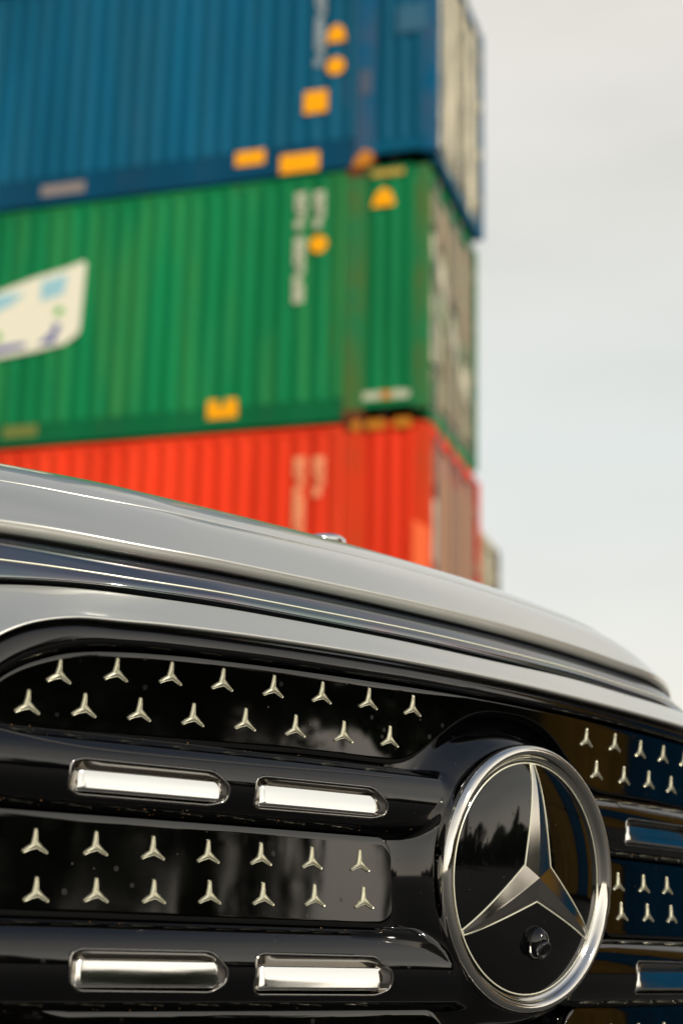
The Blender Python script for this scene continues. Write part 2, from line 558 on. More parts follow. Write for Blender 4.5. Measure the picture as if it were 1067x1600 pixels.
def make_container(mat, casting=None, door_mat=None, rod_mat=None, post_mat=None, rail=0.27, rail_mat=None):
    """local frame: x along the length with the door end at x=0 and the body towards -x,
    long side in view at y=0 facing -y, z up from the bottom castings"""
    root = empty('shipping_container')
    for k in (0, 1):
        sgn, y = (1, 0.0) if k == 0 else (-1, CW)
        w_ = MB()
        add_vf(w_, corr_strip(-CL + 0.90, -0.90, rail, CH - 0.10, y, sgn=sgn))
        add_vf(w_, corr_strip(-0.69, -0.15, 0.30, CH - 0.12, y, sgn=sgn))
        add_vf(w_, corr_strip(-CL + 0.15, -CL + 0.69, 0.30, CH - 0.12, y, sgn=sgn))
        w_.build('side_wall', mat, root)
        ys = (y + 0.012, y + 0.10) if k == 0 else (y - 0.10, y - 0.012)
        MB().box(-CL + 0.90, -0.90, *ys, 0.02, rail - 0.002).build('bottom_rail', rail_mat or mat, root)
        MB().box(-0.69, -0.16, *ys, 0.14, 0.298).build('end_rail', mat, root)
        MB().box(-CL + 0.16, -CL + 0.69, *ys, 0.14, 0.298).build('end_rail', mat, root)
        MB().box(-CL + 0.2, -0.2, *ys, CH - 0.10, CH - 0.03).build('top_rail', mat, root)
        for x0 in (-0.90, -CL + 0.69, ):
            MB().box(x0, x0 + 0.21, *((y - 0.002, y + 0.12) if k == 0 else (y - 0.12, y + 0.002)), 0.118, CH - 0.118).build('support_post', post_mat or mat, root)
            for z0 in (0.0, CH - 0.118):
                MB().box(x0, x0 + 0.21, *((y - 0.006, y + 0.16) if k == 0 else (y - 0.16, y + 0.006)), z0, z0 + 0.118).build('corner_casting', casting or M['rust'], root)
        for x0 in (-0.155, -CL):
            MB().box(x0, x0 + 0.155, *((y, y + 0.15) if k == 0 else (y - 0.15, y)), 0.10, CH - 0.06).build('corner_post', post_mat or mat, root)
    # roof and floor
    MB().box(-CL + 0.1, -0.1, 0.05, CW - 0.05, CH - 0.06, CH - 0.035).build('roof', mat, root)
    fl = MB().box(-CL + 0.1, -0.1, 0.05, CW - 0.05, 0.15, 0.20)
    for i in range(30):
        x = -CL + 0.5 + i * (CL - 1.0) / 29
        fl.box(x - 0.03, x + 0.03, 0.12, CW - 0.12, 0.04, 0.148)
    fl.build('floor', M['dark'], root)
    # plain end
    w_ = MB()
    V, F = corr_strip(0.15, CW - 0.15, 0.25, CH - 0.1, 0.0)
    w_.V = [(-CL + 0.03 + v[1], CW - v[0], v[2]) for v in V]
    w_.F = F
    w_.build('end_wall', mat, root)
    MB().box(-CL + 0.02, -CL + 0.12, 0.15, CW - 0.15, 0.06, 0.248).build('end_sill', mat, root)
    # door end: sill, header, two leaves, locking rods, hinges
    MB().box(-0.12, -0.02, 0.15, CW - 0.15, 0.03, 0.17).build('door_sill', mat, root)
    MB().box(-0.12, -0.02, 0.15, CW - 0.15, CH - 0.15, CH - 0.03).build('door_header', mat, root)
    for k in (0, 1):
        y0 = 0.16 + k * (CW / 2 - 0.155)
        y1 = y0 + CW / 2 - 0.165
        dm = MB().box(-0.09, -0.05, y0, y1, 0.18, CH - 0.16)
        for q in range(5):
            za = 0.30 + q * 0.49
            dm.box(-0.05, -0.032, y0 + 0.08, y1 - 0.08, za, za + 0.33)
        door = dm.build('door', door_mat or mat, root)
        for q in (0.22, 0.78):
            yy = y0 + (y1 - y0) * q
            MB().cyl((-0.005, yy, 0.10), (-0.005, yy, CH - 0.08), 0.026, 8).build('locking_rod', rod_mat or door_mat or mat, door)
        for q in range(4):
            zz = 0.45 + q * 0.65
            yy = y0 if k == 0 else y1
            MB().box(-0.05, 0.0, yy - 0.05, yy + 0.05, zz, zz + 0.10).build('hinge', door_mat or mat, door)
    return root


MC_A = -0.3035
MAIN_LOC = Vector((0.8807, 15.6495, CAM_Z - 0.4714))
mc_rot = MC_A         # local +x -> (cos, -sin) = opposite of L
STACK = "containers of the three colour stack behind the car"


def place(o, base, s_left, depth, level, rot=MC_A):
    """s_left metres to the left of the corner, depth metres back"""
    Ld = Vector((-math.cos(rot), -math.sin(rot), 0))
    Wd = Vector((-math.sin(rot), math.cos(rot), 0))
    p = base + Ld * s_left + Wd * depth + Vector((0, 0, level * (CH + 0.0)))
    o.location = p
    o.rotation_euler = (0, 0, rot)


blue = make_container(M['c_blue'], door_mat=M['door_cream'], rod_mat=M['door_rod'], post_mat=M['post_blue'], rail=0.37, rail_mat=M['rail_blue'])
place(blue, MAIN_LOC, -0.05, 0.0, 3)
tag(blue, "blue corrugated shipping container with yellow labels, resting on the green one", "shipping container", STACK)
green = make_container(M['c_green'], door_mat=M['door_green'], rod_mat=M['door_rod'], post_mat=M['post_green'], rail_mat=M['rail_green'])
place(green, MAIN_LOC, 0.03, 0.0, 2)
tag(green, "green corrugated shipping container with a white picture sticker, between the blue and red ones", "shipping container", STACK)
red = make_container(M['c_red'], door_mat=M['door_red'], rod_mat=M['door_rod'], post_mat=M['post_red'])
place(red, MAIN_LOC, 0.0, 0.0, 1)
tag(red, "red corrugated shipping container under the green one, behind the hood", "shipping container", STACK)
low = make_container(M['c_navy'])
place(low, MAIN_LOC, 0.0, 0.0, 0)
tag(low, "dark blue container at the foot of the stack, hidden behind the car", "shipping container", STACK)


upper = copy_tree(blue)
place(upper, MAIN_LOC, 2.6, 0.0, 4)
tag(upper, "another blue container above the lettered blue one, showing only in the top left corner", "shipping container", STACK)


def decal(par, name, poly, mat, y=-0.004, th=0.003):
    """flat label on the long side: poly in (s from the corner, z above the container's base)"""
    return MB().prism([(-s, z) for s, z in poly], y - th, y).build(name, mat, par)


def rect(s, z, w, h, tilt=0.0):
    return [(s + w / 2, z - h / 2), (s - w / 2, z - h / 2), (s - w / 2, z + h / 2), (s + w / 2, z + h / 2)]


def disc(s, z, r_, k=16):
    return [(s - r_ * math.cos(2 * math.pi * i / k), z + r_ * math.sin(2 * math.pi * i / k)) for i in range(k)]


def code_column(par, s, z_top, z_bot, w, mat, gaps=()):
    """a vertical column of small characters, each its own block of strokes, joined as one print"""
    mb = MB()
    hgt = w * 0.92
    z = z_top
    i = 0
    while z - hgt > z_bot - 0.02:
        z0, z1 = z - hgt * 0.86, z
        a, b_ = -s - w / 2, -s + w / 2
        t = w * 0.27
        kind = (i * 7 + 3) % 5
        segs = [(a, a + t, z0, z1), (b_ - t, b_, z0, z1), (a + t, b_ - t, z1 - t, z1), (a + t, b_ - t, z0, z0 + t)]
        if kind in (1, 3):
            segs.append((a + t, b_ - t, (z0 + z1) / 2 - t / 2, (z0 + z1) / 2 + t / 2))
        if kind == 2:
            segs = segs[1:]
        if kind == 4:
            segs = [segs[0], segs[2], segs[3], (a + t, b_ - t, (z0 + z1) / 2 - t / 2, (z0 + z1) / 2 + t / 2)]
        for q in segs:
            mb.box(q[0], q[1], -0.008, -0.004, q[2], q[3])
        z -= hgt
        i += 1
        if i in gaps:
            z -= hgt * 0.8
    mb.build('container_code', mat, par)['kind'] = 'stuff'


B3, B2, B1 = 3 * CH, 2 * CH, CH
# blue container
for nm, pts in (('warning_label', [(1.31, 10.26), (1.09, 10.26), (1.12, 10.42), (1.20, 10.48), (1.28, 10.42)]),):
    decal(blue, nm, [(a - 0.05, z - B3) for a, z in pts], M['yellow'])
decal(blue, 'round_label', disc(1.20 - 0.05, 9.957 - B3, 0.105), M['yellow'])
decal(blue, 'square_label', rect(1.423 - 0.05, 9.546 - B3, 0.27, 0.27), M['yellow'])
decal(blue, 'rail_label', rect(2.177 - 0.05, 8.965 - B3 + 0.005, 0.34, 0.17), M['yellow'], y=0.010)
decal(blue, 'rail_plate', rect(1.595 - 0.05, 8.835 - B3, 0.45, 0.22), M['yellow'], y=0.010)
decal(blue, 'grey_plate', rect(4.459 - 0.05, 8.882 - B3, 0.55, 0.13), M['plate'], y=0.010)
code_column(blue, 1.39 - 0.05, 11.45 - B3, 9.97 - B3, 0.115, M['letter_b'])
decal(blue, 'rust_stain', [(0.93, 0.0), (0.72, 0.0), (0.70, 0.14), (0.80, 0.20), (0.90, 0.10)], M['orange'], y=-0.010)
decal(blue, 'faded_mark', rect(0.80, 9.70 - B3, 0.16, 0.30), newmat('faded_rust_red', (0.05, 0.075, 0.12), 0.7), y=-0.004)
decal(blue, 'faded_mark', rect(0.28, 10.42 - B3, 0.34, 0.34), newmat('faded_grey', (0.012, 0.098, 0.17), 0.7), y=-0.004)
# green container (corner shifted by 0.03)
gs = 0.03
decal(green, 'warning_label', [(0.60 + gs, 8.19 - B2), (0.335 + gs, 8.19 - B2), (0.38 + gs, 8.34 - B2), (0.465 + gs, 8.41 - B2), (0.55 + gs, 8.34 - B2)], M['yellow'])
code_column(green, 1.43, 8.46 - B2, 7.07 - B2, 0.12, M['letter'], gaps=(4, 11))
code_column(green, 1.217, 8.45 - B2, 7.93 - B2, 0.12, M['letter'])
decal(green, 'round_label', disc(1.216, 7.83 - B2, 0.10), M['yellow'])
decal(green, 'rail_label', rect(2.25, 6.046 - B2, 0.34, 0.21), M['yellow'], y=0.010)
decal(green, 'grey_plate', rect(4.64, 5.975 - B2, 0.42, 0.13), newmat('olive_plate', (0.15, 0.17, 0.02), 0.6), y=0.010)
decal(green, 'maker_plate', rect(0.44, 6.055 - B2 + 0.0, 0.50, 0.09), M['letter'], y=0.008)
decal(green, 'orange_mark', rect(0.44, 6.055 - B2, 0.10, 0.09), M['orange'], y=0.004)
decal(green, 'orange_lettering', rect(0.45, 8.575 - B2, 0.36, 0.07), newmat('ochre_marks', (0.50, 0.30, 0.03), 0.6), y=-0.006)
# sticker: a waving white picture panel with sky blue, green and dark blue parts
stk = decal(green, 'picture_sticker', [(6.6, 6.40 - B2), (5.10, 6.85 - B2), (4.55, 6.90 - B2), (4.16, 6.96 - B2), (4.01, 7.06 - B2), (3.985, 7.12 - B2),
                                       (3.96, 7.91 - B2), (3.99, 7.94 - B2), (4.20, 7.88 - B2), (4.60, 7.80 - B2), (5.10, 7.66 - B2), (6.6, 7.35 - B2)], M['sticker'])
decal(stk, 'sky_print', [(6.4, 7.12 - B2), (5.1, 7.40 - B2), (4.86, 7.50 - B2), (4.70, 7.62 - B2), (4.95, 7.64 - B2), (6.4, 7.34 - B2)], M['st_lblue'], y=-0.0075)
decal(stk, 'sky_print', [(4.50, 7.50 - B2), (4.22, 7.56 - B2), (4.18, 7.80 - B2), (4.50, 7.74 - B2)], M['st_lblue'], y=-0.0075)
decal(stk, 'green_print', disc(4.26, 7.36 - B2, 0.055), M['st_green'], y=-0.0075)
decal(stk, 'green_print', disc(5.02, 7.12 - B2, 0.06), M['st_green'], y=-0.0075)
decal(stk, 'blue_print', [(6.2, 6.55 - B2), (5.0, 6.92 - B2), (4.66, 6.96 - B2), (4.64, 7.02 - B2), (5.0, 7.0 - B2), (6.2, 6.75 - B2)], M['st_blue'], y=-0.0075)
decal(stk, 'blue_print', [(4.50, 6.98 - B2), (4.30, 6.98 - B2), (4.22, 7.20 - B2), (4.30, 7.22 - B2), (4.34, 7.10 - B2)], M['st_blue'], y=-0.0075)
# red container
code_column(red, 1.385, 5.44 - B1, 4.0 - B1, 0.12, M['letter_r'])
code_column(red, 1.175, 5.43 - B1, 4.97 - B1, 0.12, M['letter_r'])
for s in (0.78, 0.62, 0.52, 0.33, 0.24):
    decal(red, 'yellow_mark', disc(s, 5.735 - B1, 0.058), M['orange'], y=-0.012)
decal(red, 'orange_patch', [(0.17, 3.2 - B1), (0.0, 3.2 - B1), (0.0, 4.60 - B1), (0.17, 4.70 - B1)], M['bright_orange'], y=-0.006)  # patches of brighter orange low beside the door corner
decal(red, 'orange_patch', [(0.60, 3.2 - B1), (0.20, 3.2 - B1), (0.20, 4.0 - B1), (0.60, 3.9 - B1)], M['bright_orange'], y=-0.006)


def door_decal(par, name, poly, mat):
    """flat print on the door end, poly in (distance from the near corner, z); faces +x"""
    k = len(poly)
    V = [(-0.026, y, z) for y, z in poly] + [(-0.023, y, z) for y, z in poly]
    F = [[k + i for i in range(k)], [i for i in range(k)][::-1]] + [[i, (i + 1) % k, k + (i + 1) % k, k + i] for i in range(k)]
    return mesh_obj(name, V, F, mat, par, smooth=False)


for o_, z0, z1 in ((blue, 0.28, CH - 0.22),):
    for k, (a, b_) in enumerate(((0.2, 0.55), (0.60, 1.16), (1.25, 1.62), (1.68, 2.26))):
        door_decal(o_, 'door_lettering', [(a, z0 + 0.12 * ((k * 3) % 2)), (b_, z0 + 0.06 * (k % 3)), (b_, z1), (a, z1 - 0.1 * (k % 2))], M['door_cream'])
for o_, mats in ((green, (M['door_cream'], M['door_grey'])), (red, (M['door_cream'], M['door_grey']))):
    if o_ is green:
        door_decal(o_, 'door_lettering', [(0.16, 1.95), (0.55, 1.80), (1.35, 1.05), (1.9, 0.75), (2.25, 0.55), (2.25, 0.85), (1.5, 1.25), (1.0, 1.75), (0.5, 2.15), (0.16, 2.15)], M['door_cream'])
        door_decal(o_, 'door_lettering', [(0.16, 0.75), (0.5, 0.62), (0.62, 0.9), (0.5, 1.4), (0.16, 1.5)], M['door_cream'])
        door_decal(o_, 'worn_patch', [(0.65, 2.2), (1.2, 1.75), (2.25, 1.1), (2.25, 2.6), (0.2, 2.65), (0.2, 2.3)], M['door_grey'])
        door_decal(o_, 'worn_patch', [(0.7, 0.3), (2.25, 0.3), (2.25, 0.45), (1.5, 0.9), (0.8, 1.2)], M['door_grey'])
    else:
        door_decal(o_, 'worn_patch', [(0.75, 0.3), (2.0, 0.3), (2.05, 2.5), (0.35, 2.45), (0.4, 1.8)], newmat('worn_red_brown', (0.42, 0.20, 0.10), 0.7))
        door_decal(o_, 'door_lettering', [(0.16, 1.45), (0.42, 1.4), (0.5, 1.75), (0.4, 2.1), (0.16, 2.05)], M['door_cream'])
for o_, s in ((blue, 0), (green, 0), (red, 0)):
    for yy in (0.45, 1.9):
        door_decal(o_, 'document_plate', [(yy, 1.0), (yy + 0.22, 1.0), (yy + 0.22, 1.25), (yy, 1.25)], M['door_cream'])

# other rows of the yard, behind the front stack: cheap copies of one container per colour
proto_c = make_container(container_paint('pale_grey_container_paint', (0.40, 0.36, 0.26)), post_mat=M['dark'])
place(proto_c, MAIN_LOC, 0.44, 3.24, 1)
tag(proto_c, "pale grey container peeping out to the right behind the red one", "shipping container", "containers of the rows further back")
c2 = copy_tree(proto_c)
place(c2, MAIN_LOC, 0.44, 3.24, 0)
tag(c2, "pale grey container on the ground below the one peeping out behind the red one", "shipping container", "containers of the rows further back")

# stacks across the lane to the right, seen mirrored in the grille and the badge
SIDE = "containers across the lane, mirrored in the grille"
protos = {'yellow': make_container(M['c_yellow']), 'blue': make_container(container_paint('bright_blue_container_paint', (0.003, 0.12, 0.27)))}
Dd = 14.0
first = {}
for col, az, lv in (('yellow', 72.0, 3), ('blue', 62.0, 3), ('yellow', 52.0, 3)):
    a = R(az)
    rot = -R(70) + math.pi / 2 + math.pi   # local +x (door end) towards the camera
    for k in range(lv):
        if col not in first:
            o_ = protos[col]
            first[col] = 1
        else:
            o_ = copy_tree(protos[col])
        dist = Dd
        c_ = Vector((math.sin(a) * dist, math.cos(a) * dist, 0.0))
        xdir = Vector((math.cos(rot), math.sin(rot), 0))
        ydir = Vector((-math.sin(rot), math.cos(rot), 0))
        o_.location = c_ - ydir * (CW / 2) + Vector((0, 0, 0.13 + k * CH))
        o_.rotation_euler = (0, 0, rot)
        lev = ('lowest', 'middle one', 'topmost')[k]
        where = {72.0: 'ochre container, %s of the stack mirrored beside the badge',
                 62.0: 'blue container, %s of the stack mirrored in the right star panel',
                 52.0: 'ochre container, %s of the stack beyond the mirrored blue ones'}[az]
        tag(o_, where % lev, "shipping container", SIDE)

# concrete sleepers under the stacks
sl_proto = None
k = 0
for base, rot, s_off, dep in ((MAIN_LOC, MC_A, 0.3, 0.0), (MAIN_LOC, MC_A, 12.5, 0.0), (MAIN_LOC, MC_A, 0.8, 3.24), (MAIN_LOC, MC_A, 12.9, 3.24)):
    if sl_proto is None:
        o_ = sl_proto = MB().box(-0.35, 0.0, -0.1, CW + 0.1, -0.13, -0.002).build('concrete_sleeper', M['concrete'])
    else:
        o_ = sl_proto.copy()
        sc.collection.objects.link(o_)
    place(o_, base, s_off, dep, 0, rot)
    tag(o_, ["concrete sleeper under the near end of the front stack", "concrete sleeper under the far end of the front stack",
             "concrete sleeper under the near end of the pale grey stack", "concrete sleeper under the far end of the pale grey stack"][k], "sleeper", "concrete sleepers under the stacks")
    k += 1


# ------------------------------------------------------------------ trees of the far yard edge (mirrored in the car)
def tree_meshes(seed, height, spread, conifer):
    r_ = random.Random(seed)
    tv, tf = [], []
    seg = 7
    for i, (z, rad) in enumerate(((0, 0.16), (height * 0.3, 0.12), (height * 0.65, 0.07), (height * 0.95, 0.02))):
        for j in range(seg):
            t = 2 * math.pi * j / seg
            tv.append((rad * math.cos(t), rad * math.sin(t), z))
        if i:
            for j in range(seg):
                q = (j + 1) % seg
                tf.append(((i - 1) * seg + j, (i - 1) * seg + q, i * seg + q, i * seg + j))
    for b_ in range(9):
        z = height * (0.3 + 0.6 * b_ / 9)
        a = r_.random() * 6.28
        L_ = spread * (1.0 - 0.6 * b_ / 9)
        n0 = len(tv)
        d = Vector((math.cos(a), math.sin(a), 0.4))
        for p_, w_ in ((Vector((0, 0, z)), 0.05), (Vector((0, 0, z)) + d * L_, 0.012)):
            for o2 in ((w_, 0, 0), (-w_ / 2, w_, 0), (-w_ / 2, -w_, w_)):
                tv.append(tuple(p_ + Vector(o2)))
        for j in range(3):
            q = (j + 1) % 3
            tf.append((n0 + j, n0 + q, n0 + 3 + q, n0 + 3 + j))
    cv, cf = [], []
    for i in range(2600):
        t = r_.random()
        z = height * (0.18 + 0.82 * t)
        if conifer:
            rad = spread * (1.02 - t) * (0.55 + 0.45 * math.sin(t * 40) ** 2)
        else:
            rad = spread * math.sqrt(max(0, 1 - (2 * t - 0.95) ** 2)) * (0.75 + 0.25 * math.sin(7 * t + seed))
        a = r_.random() * 6.283
        rr = rad * (0.35 + 0.65 * math.sqrt(r_.random())) * (0.8 + 0.3 * math.sin(3 * a + seed))
        c_ = Vector((rr * math.cos(a), rr * math.sin(a), z))
        s_ = r_.uniform(0.12, 0.32)
        u_ = Vector((r_.uniform(-1, 1), r_.uniform(-1, 1), r_.uniform(-1, 1))).normalized()
        v_ = u_.orthogonal().normalized()
        n0 = len(cv)
        for q in (u_ * s_, v_ * s_ * 0.6, -u_ * s_, -v_ * s_ * 0.6):
            cv.append(tuple(c_ + q))
        cf.append((n0, n0 + 1, n0 + 2, n0 + 3))
    return tv, tf, cv, cf


tprotos = []
for i, (h_, s_, con) in enumerate(((9.5, 2.2, True), (8.0, 3.2, False), (6.5, 2.8, False), (11.5, 2.0, True))):
    tv, tf, cv, cf = tree_meshes(i + 3, h_, s_, con)
    t_ = empty('spruce_tree' if con else 'birch_tree')
    mesh_obj('trunk', tv, tf, M['bark'], t_)
    mesh_obj('crown', cv, cf, M['leaf'], t_, smooth=False)
    tprotos.append((t_, con))
used = set()
az = 79.0
i = 0
TREEG = "trees along the far edge of the yard"
while az < 168:
    kind = rnd.choice((0, 1, 1, 2, 2, 3))
    near = 114 < az < 137 or 105 < az < 107
    dist = rnd.uniform(34, 44) if near else (rnd.uniform(50, 58) if 106.5 < az < 114 else rnd.uniform(62, 84))
    src, con = tprotos[kind]
    if kind in used:
        o_ = copy_tree(src)
    else:
        o_ = src
        used.add(kind)
    o_.location = (math.sin(R(az)) * dist, math.cos(R(az)) * dist, 0)
    sc_ = rnd.uniform(0.75, 1.1) * (0.75 if 96 < az < 102 else 1.0)
    o_.scale = (sc_ * 1.3, sc_ * 1.3, sc_)
    o_.rotation_euler = (0, 0, rnd.uniform(0, 6.28))
    tag(o_, "dark spruce at the far edge of the yard, seen only in the reflections" if con else "round broadleaf tree at the far edge of the yard, seen only in reflections", "tree", TREEG + (" (spruces)" if con else " (broadleaf)"))
    az += rnd.uniform(1.6, 3.6) if near else rnd.uniform(0.8, 2.4)
    i += 1
for kind, (src, con) in enumerate(tprotos):
    if kind not in used:
        src.location = (70, -70 - 10 * kind, 0)
        tag(src, "dark spruce at the far edge of the yard, seen only in the reflections", "tree", TREEG)

# the wood behind them, one dark mass
cv, cf = [], []
r_ = random.Random(11)
for i in range(26000):
    a = R(r_.uniform(74, 185))
    dd_ = r_.uniform(92, 104)
    top = 5.2 + 1.4 * math.sin(a * 23) + 0.9 * math.sin(a * 61 + 1) + 0.5 * math.sin(a * 143)
    c_ = Vector((math.sin(a) * dd_, math.cos(a) * dd_, r_.uniform(0, 1) ** 0.8 * top))
    s_ = r_.uniform(0.35, 0.75)
    u_ = Vector((r_.uniform(-1, 1), r_.uniform(-1, 1), r_.uniform(-1, 1))).normalized()
    v_ = u_.orthogonal().normalized()
    n0 = len(cv)
    for q in (u_ * s_, v_ * s_ * 0.7, -u_ * s_, -v_ * s_ * 0.7):
        cv.append(tuple(c_ + q))
    cf.append((n0, n0 + 1, n0 + 2, n0 + 3))
wood = mesh_obj('far_woods', cv, cf, M['leaf'], smooth=False)
wood['kind'] = 'stuff'

# ================================================================== THE CAR
PHI = 0.7777
C2, C4 = 0.269, -0.30
EX, EY, EZ = 0.1262, 1.2129, 0.0563 + CAM_Z
car = empty('parked_car', (EX, EY, 0), PHI)
tag(car, "silver car with a glossy black grille full of small stars, parked before the containers", "car")


def S(u):
    u = np.asarray(u, float)
    a = np.minimum(np.abs(u), 0.4)
    s = -C2 * a * a - C4 * a ** 4
    s = s + np.maximum(np.abs(u) - 0.4, 0) * (-2 * C2 * 0.4 - 4 * C4 * 0.4 ** 3) - 1.2 * np.maximum(np.abs(u) - 0.45, 0) ** 2
    return s


def ext(u):
    a = np.maximum(np.abs(u) - 0.24, 0)
    b_ = np.minimum(a, 0.25)
    return -2.2 * b_ * b_ - 1.1 * (a - b_)


def P(u, w, d, m_=0.0):
    """car-local point: u across, w above the badge centre, d out from the curved nose"""
    u, w, d = np.broadcast_arrays(np.asarray(u, float), np.asarray(w, float), np.asarray(d, float))
    return np.stack([u, -(S(u) + d + m_ * ext(u)), w + EZ], -1)


# ---- height field of the black grille: louvres and badge collar
UP_T, UP_B = 0.0700, 0.0215       # upper louvre between upper and middle panels
LO_T, LO_B = -0.0395, -0.0925     # lower louvre


def louvre_h(w, top, bot, peak=0.0185):
    t = (w - bot) / (top - bot)
    q = np.clip(1 - (2 * t - 1.02) ** 2, 0, 1)
    h = peak * q ** 0.62
    return np.where((t > 0) & (t < 1), h - 0.001, -0.009)


def smax(a, b_, k=0.005):
    h = np.clip(0.5 + 0.5 * (a - b_) / k, 0, 1)
    return b_ * (1 - h) + a * h + k * h * (1 - h)


def collar_h(u, w):
    rho = np.sqrt(u * u + w * w)
    t = np.clip((rho - 0.088) / 0.036, 0, 1)
    # narrower beside the middle panels, wide above
    return -0.009 + 0.0275 * (0.5 + 0.5 * np.cos(np.pi * t))


OUT1 = [(-.3805, .0495), (-.3735, .0522), (-.2812, .0520), (-.2690, .0434), (-.2690, .0345), (-.2800, .0313), (-.373, .0313), (-.3805, .0350)]
OUT2 = [(-.2493, .0495), (-.2440, .0520), (-.1520, .0522), (-.1385, .0420), (-.1385, .0350), (-.1489, .0322), (-.2440, .0318), (-.2493, .0345)]
OUT3 = [(-.3727, -.0595), (-.3665, -.0566), (-.2771, -.0566), (-.2654, -.0670), (-.2654, -.0750), (-.2740, -.0806), (-.3650, -.0800), (-.3727, -.0740)]
OUT4 = [(-.2446, -.0595), (-.2400, -.0570), (-.1475, -.0575), (-.1325, -.0675), (-.1320, -.0780), (-.1424, -.0820), (-.2400, -.0818), (-.2446, -.0780)]


def in_poly(u, w, poly, grow=0.0):
    """signed-ish inside mask of a convex polygon"""
    p = np.array(poly)
    c = p.mean(0)
    mask = np.ones(u.shape, bool)
    for i in range(len(p)):
        a, b_ = p[i], p[(i + 1) % len(p)]
        e_ = b_ - a
        nn = np.array([e_[1], -e_[0]])
        nn /= np.linalg.norm(nn)
        if (c - a) @ nn > 0:
            nn = -nn
        mask &= ((u - a[0]) * nn[0] + (w - a[1]) * nn[1]) < grow
    return mask


du = 0.001
us = np.arange(-0.462, 0.4621, du)
ws = np.arange(-0.160, 0.1361, du)
UU, WW = np.meshgrid(us, ws)
hu = louvre_h(WW, UP_T, UP_B)
hl = louvre_h(WW, LO_T, LO_B)
fade = np.clip((0.462 - np.abs(UU)) / 0.02, 0, 1)
hl3 = louvre_h(WW, -0.158, -0.20)
hlv = np.maximum(np.maximum(hu, hl), -0.009)
hc_ = collar_h(UU, WW)
H = smax(hlv, hc_, 0.006)
H = np.where(np.sqrt(UU ** 2 + WW ** 2) > 0.14, hlv, H)
for poly, q in ((OUT1, 0.6470), (OUT2, 0.3825), (OUT3, 0.6390), (OUT4, 0.3885)):
    for sh in (0, q):
        H = np.where(in_poly(UU - sh, WW, poly, -0.0006), H - 0.010, H)
POS = P(UU, WW, H)
gu = np.gradient(POS, axis=1)
gw = np.gradient(POS, axis=0)
NR = np.cross(gu, gw)
NR /= np.linalg.norm(NR, axis=-1, keepdims=True)
rho = np.sqrt(UU ** 2 + WW ** 2)
reg = np.zeros(UU.shape, int)
reg[(WW < UP_T) & (WW > UP_B) & (UU < 0)] = 1
reg[(WW < UP_T) & (WW > UP_B) & (UU >= 0)] = 2
reg[(WW < LO_T) & (WW > LO_B) & (UU < 0)] = 3
reg[(WW < LO_T) & (WW > LO_B) & (UU >= 0)] = 4
reg[(rho < 0.125) & (hc_ > hlv)] = 5
reg[rho < 0.10] = 5
fr = reg[:-1, :-1]
nr_, nc_ = UU.shape
idx = np.arange(nr_ * nc_).reshape(nr_, nc_)
Q = np.stack([idx[:-1, :-1], idx[:-1, 1:], idx[1:, 1:], idx[1:, :-1]], -1)
hole = (np.sqrt(UU[:-1, :-1] ** 2 + WW[:-1, :-1] ** 2) < 0.0895)
POSf, NRf = POS.reshape(-1, 3), NR.reshape(-1, 3)
parts = {}
for code, nm in ((0, 'grille_backing'), (1, 'louvre'), (2, 'louvre'), (3, 'louvre'), (4, 'louvre'), (5, 'badge_collar')):
    q = Q[(fr == code) & ~hole]
    ids, inv = np.unique(q, return_inverse=True)
    inv = inv.reshape(q.shape)
    parts[code] = mesh_obj(nm, POSf[ids], inv, M['black'], car, True, NRf[ids])

# ---- star panels
def star_mesh():
    r_, ro = 0.0095, 0.0012
    V, F = [], []
    loops = []
    outline = []
    for k in range(3):
        a = math.pi / 2 + k * 2 * math.pi / 3
        ca, sa = math.cos(a), math.sin(a)
        for x, y in ((0.0022, -0.0017), (r_ * 0.55, -0.00155), (r_ - 0.0006, -0.00110), (r_ - 0.0001, -0.00065), (r_ - 0.0001, 0.00065), (r_ - 0.0006, 0.00110), (r_ * 0.55, 0.00155)):
            outline.append((x * ca - y * sa, x * sa + y * ca, k))
    k_ = len(outline)
    # base ring, shoulder ring, inner ring, ridge centre
    def ring(scale_in, d):
        out = []
        for i, (x, y, kk) in enumerate(outline):
            # inset towards the arm's axis
            a = math.pi / 2 + kk * 2 * math.pi / 3
            ca, sa = math.cos(a), math.sin(a)
            ax = x * ca + y * sa
            ay = -x * sa + y * ca
            out.append((ax * (1 - scale_in * 0.10) * ca - ay * (1 - scale_in) * sa, ax * (1 - scale_in * 0.10) * sa + ay * (1 - scale_in) * ca, d))
        return out
    rings = [ring(0.0, -0.0010), ring(0.0, 0.0004), ring(0.22, 0.0009), ring(0.42, 0.0008), ring(0.9, 0.0013)]
    for rg in rings:
        V += rg
    for i in range(len(rings) - 1):
        for j in range(k_):
            q = (j + 1) % k_
            F.append((i * k_ + j, i * k_ + q, (i + 1) * k_ + q, (i + 1) * k_ + j))
    V.append((0, 0, 0.0014))
    c = len(V) - 1
    for j in range(k_):
        q = (j + 1) % k_
        F.append((4 * k_ + j, 4 * k_ + q, c))
    # to car-local axes: x across, -y outwards, z up
    V = [(x, -d, y) for x, y, d in V]
    return V, F


sv, sf = star_mesh()
stud_mesh = None


def dpan_up(w):
    return 0.5 * 1.75 * np.maximum(w - 0.070, -0.002) ** 2 + 0.010 * (w - 0.070) + 0.0004


def dpan_mid(w):
    q = np.clip(0.0215 - w, 0, 0.065)
    return 0.0002 + 0.012 * q + 0.5 * 0.95 * q * q


def dpan_low(w):
    q = np.clip(-0.0915 - w, 0, 0.07)
    return 0.0002 + 0.03 * q + 0.5 * 0.9 * q * q


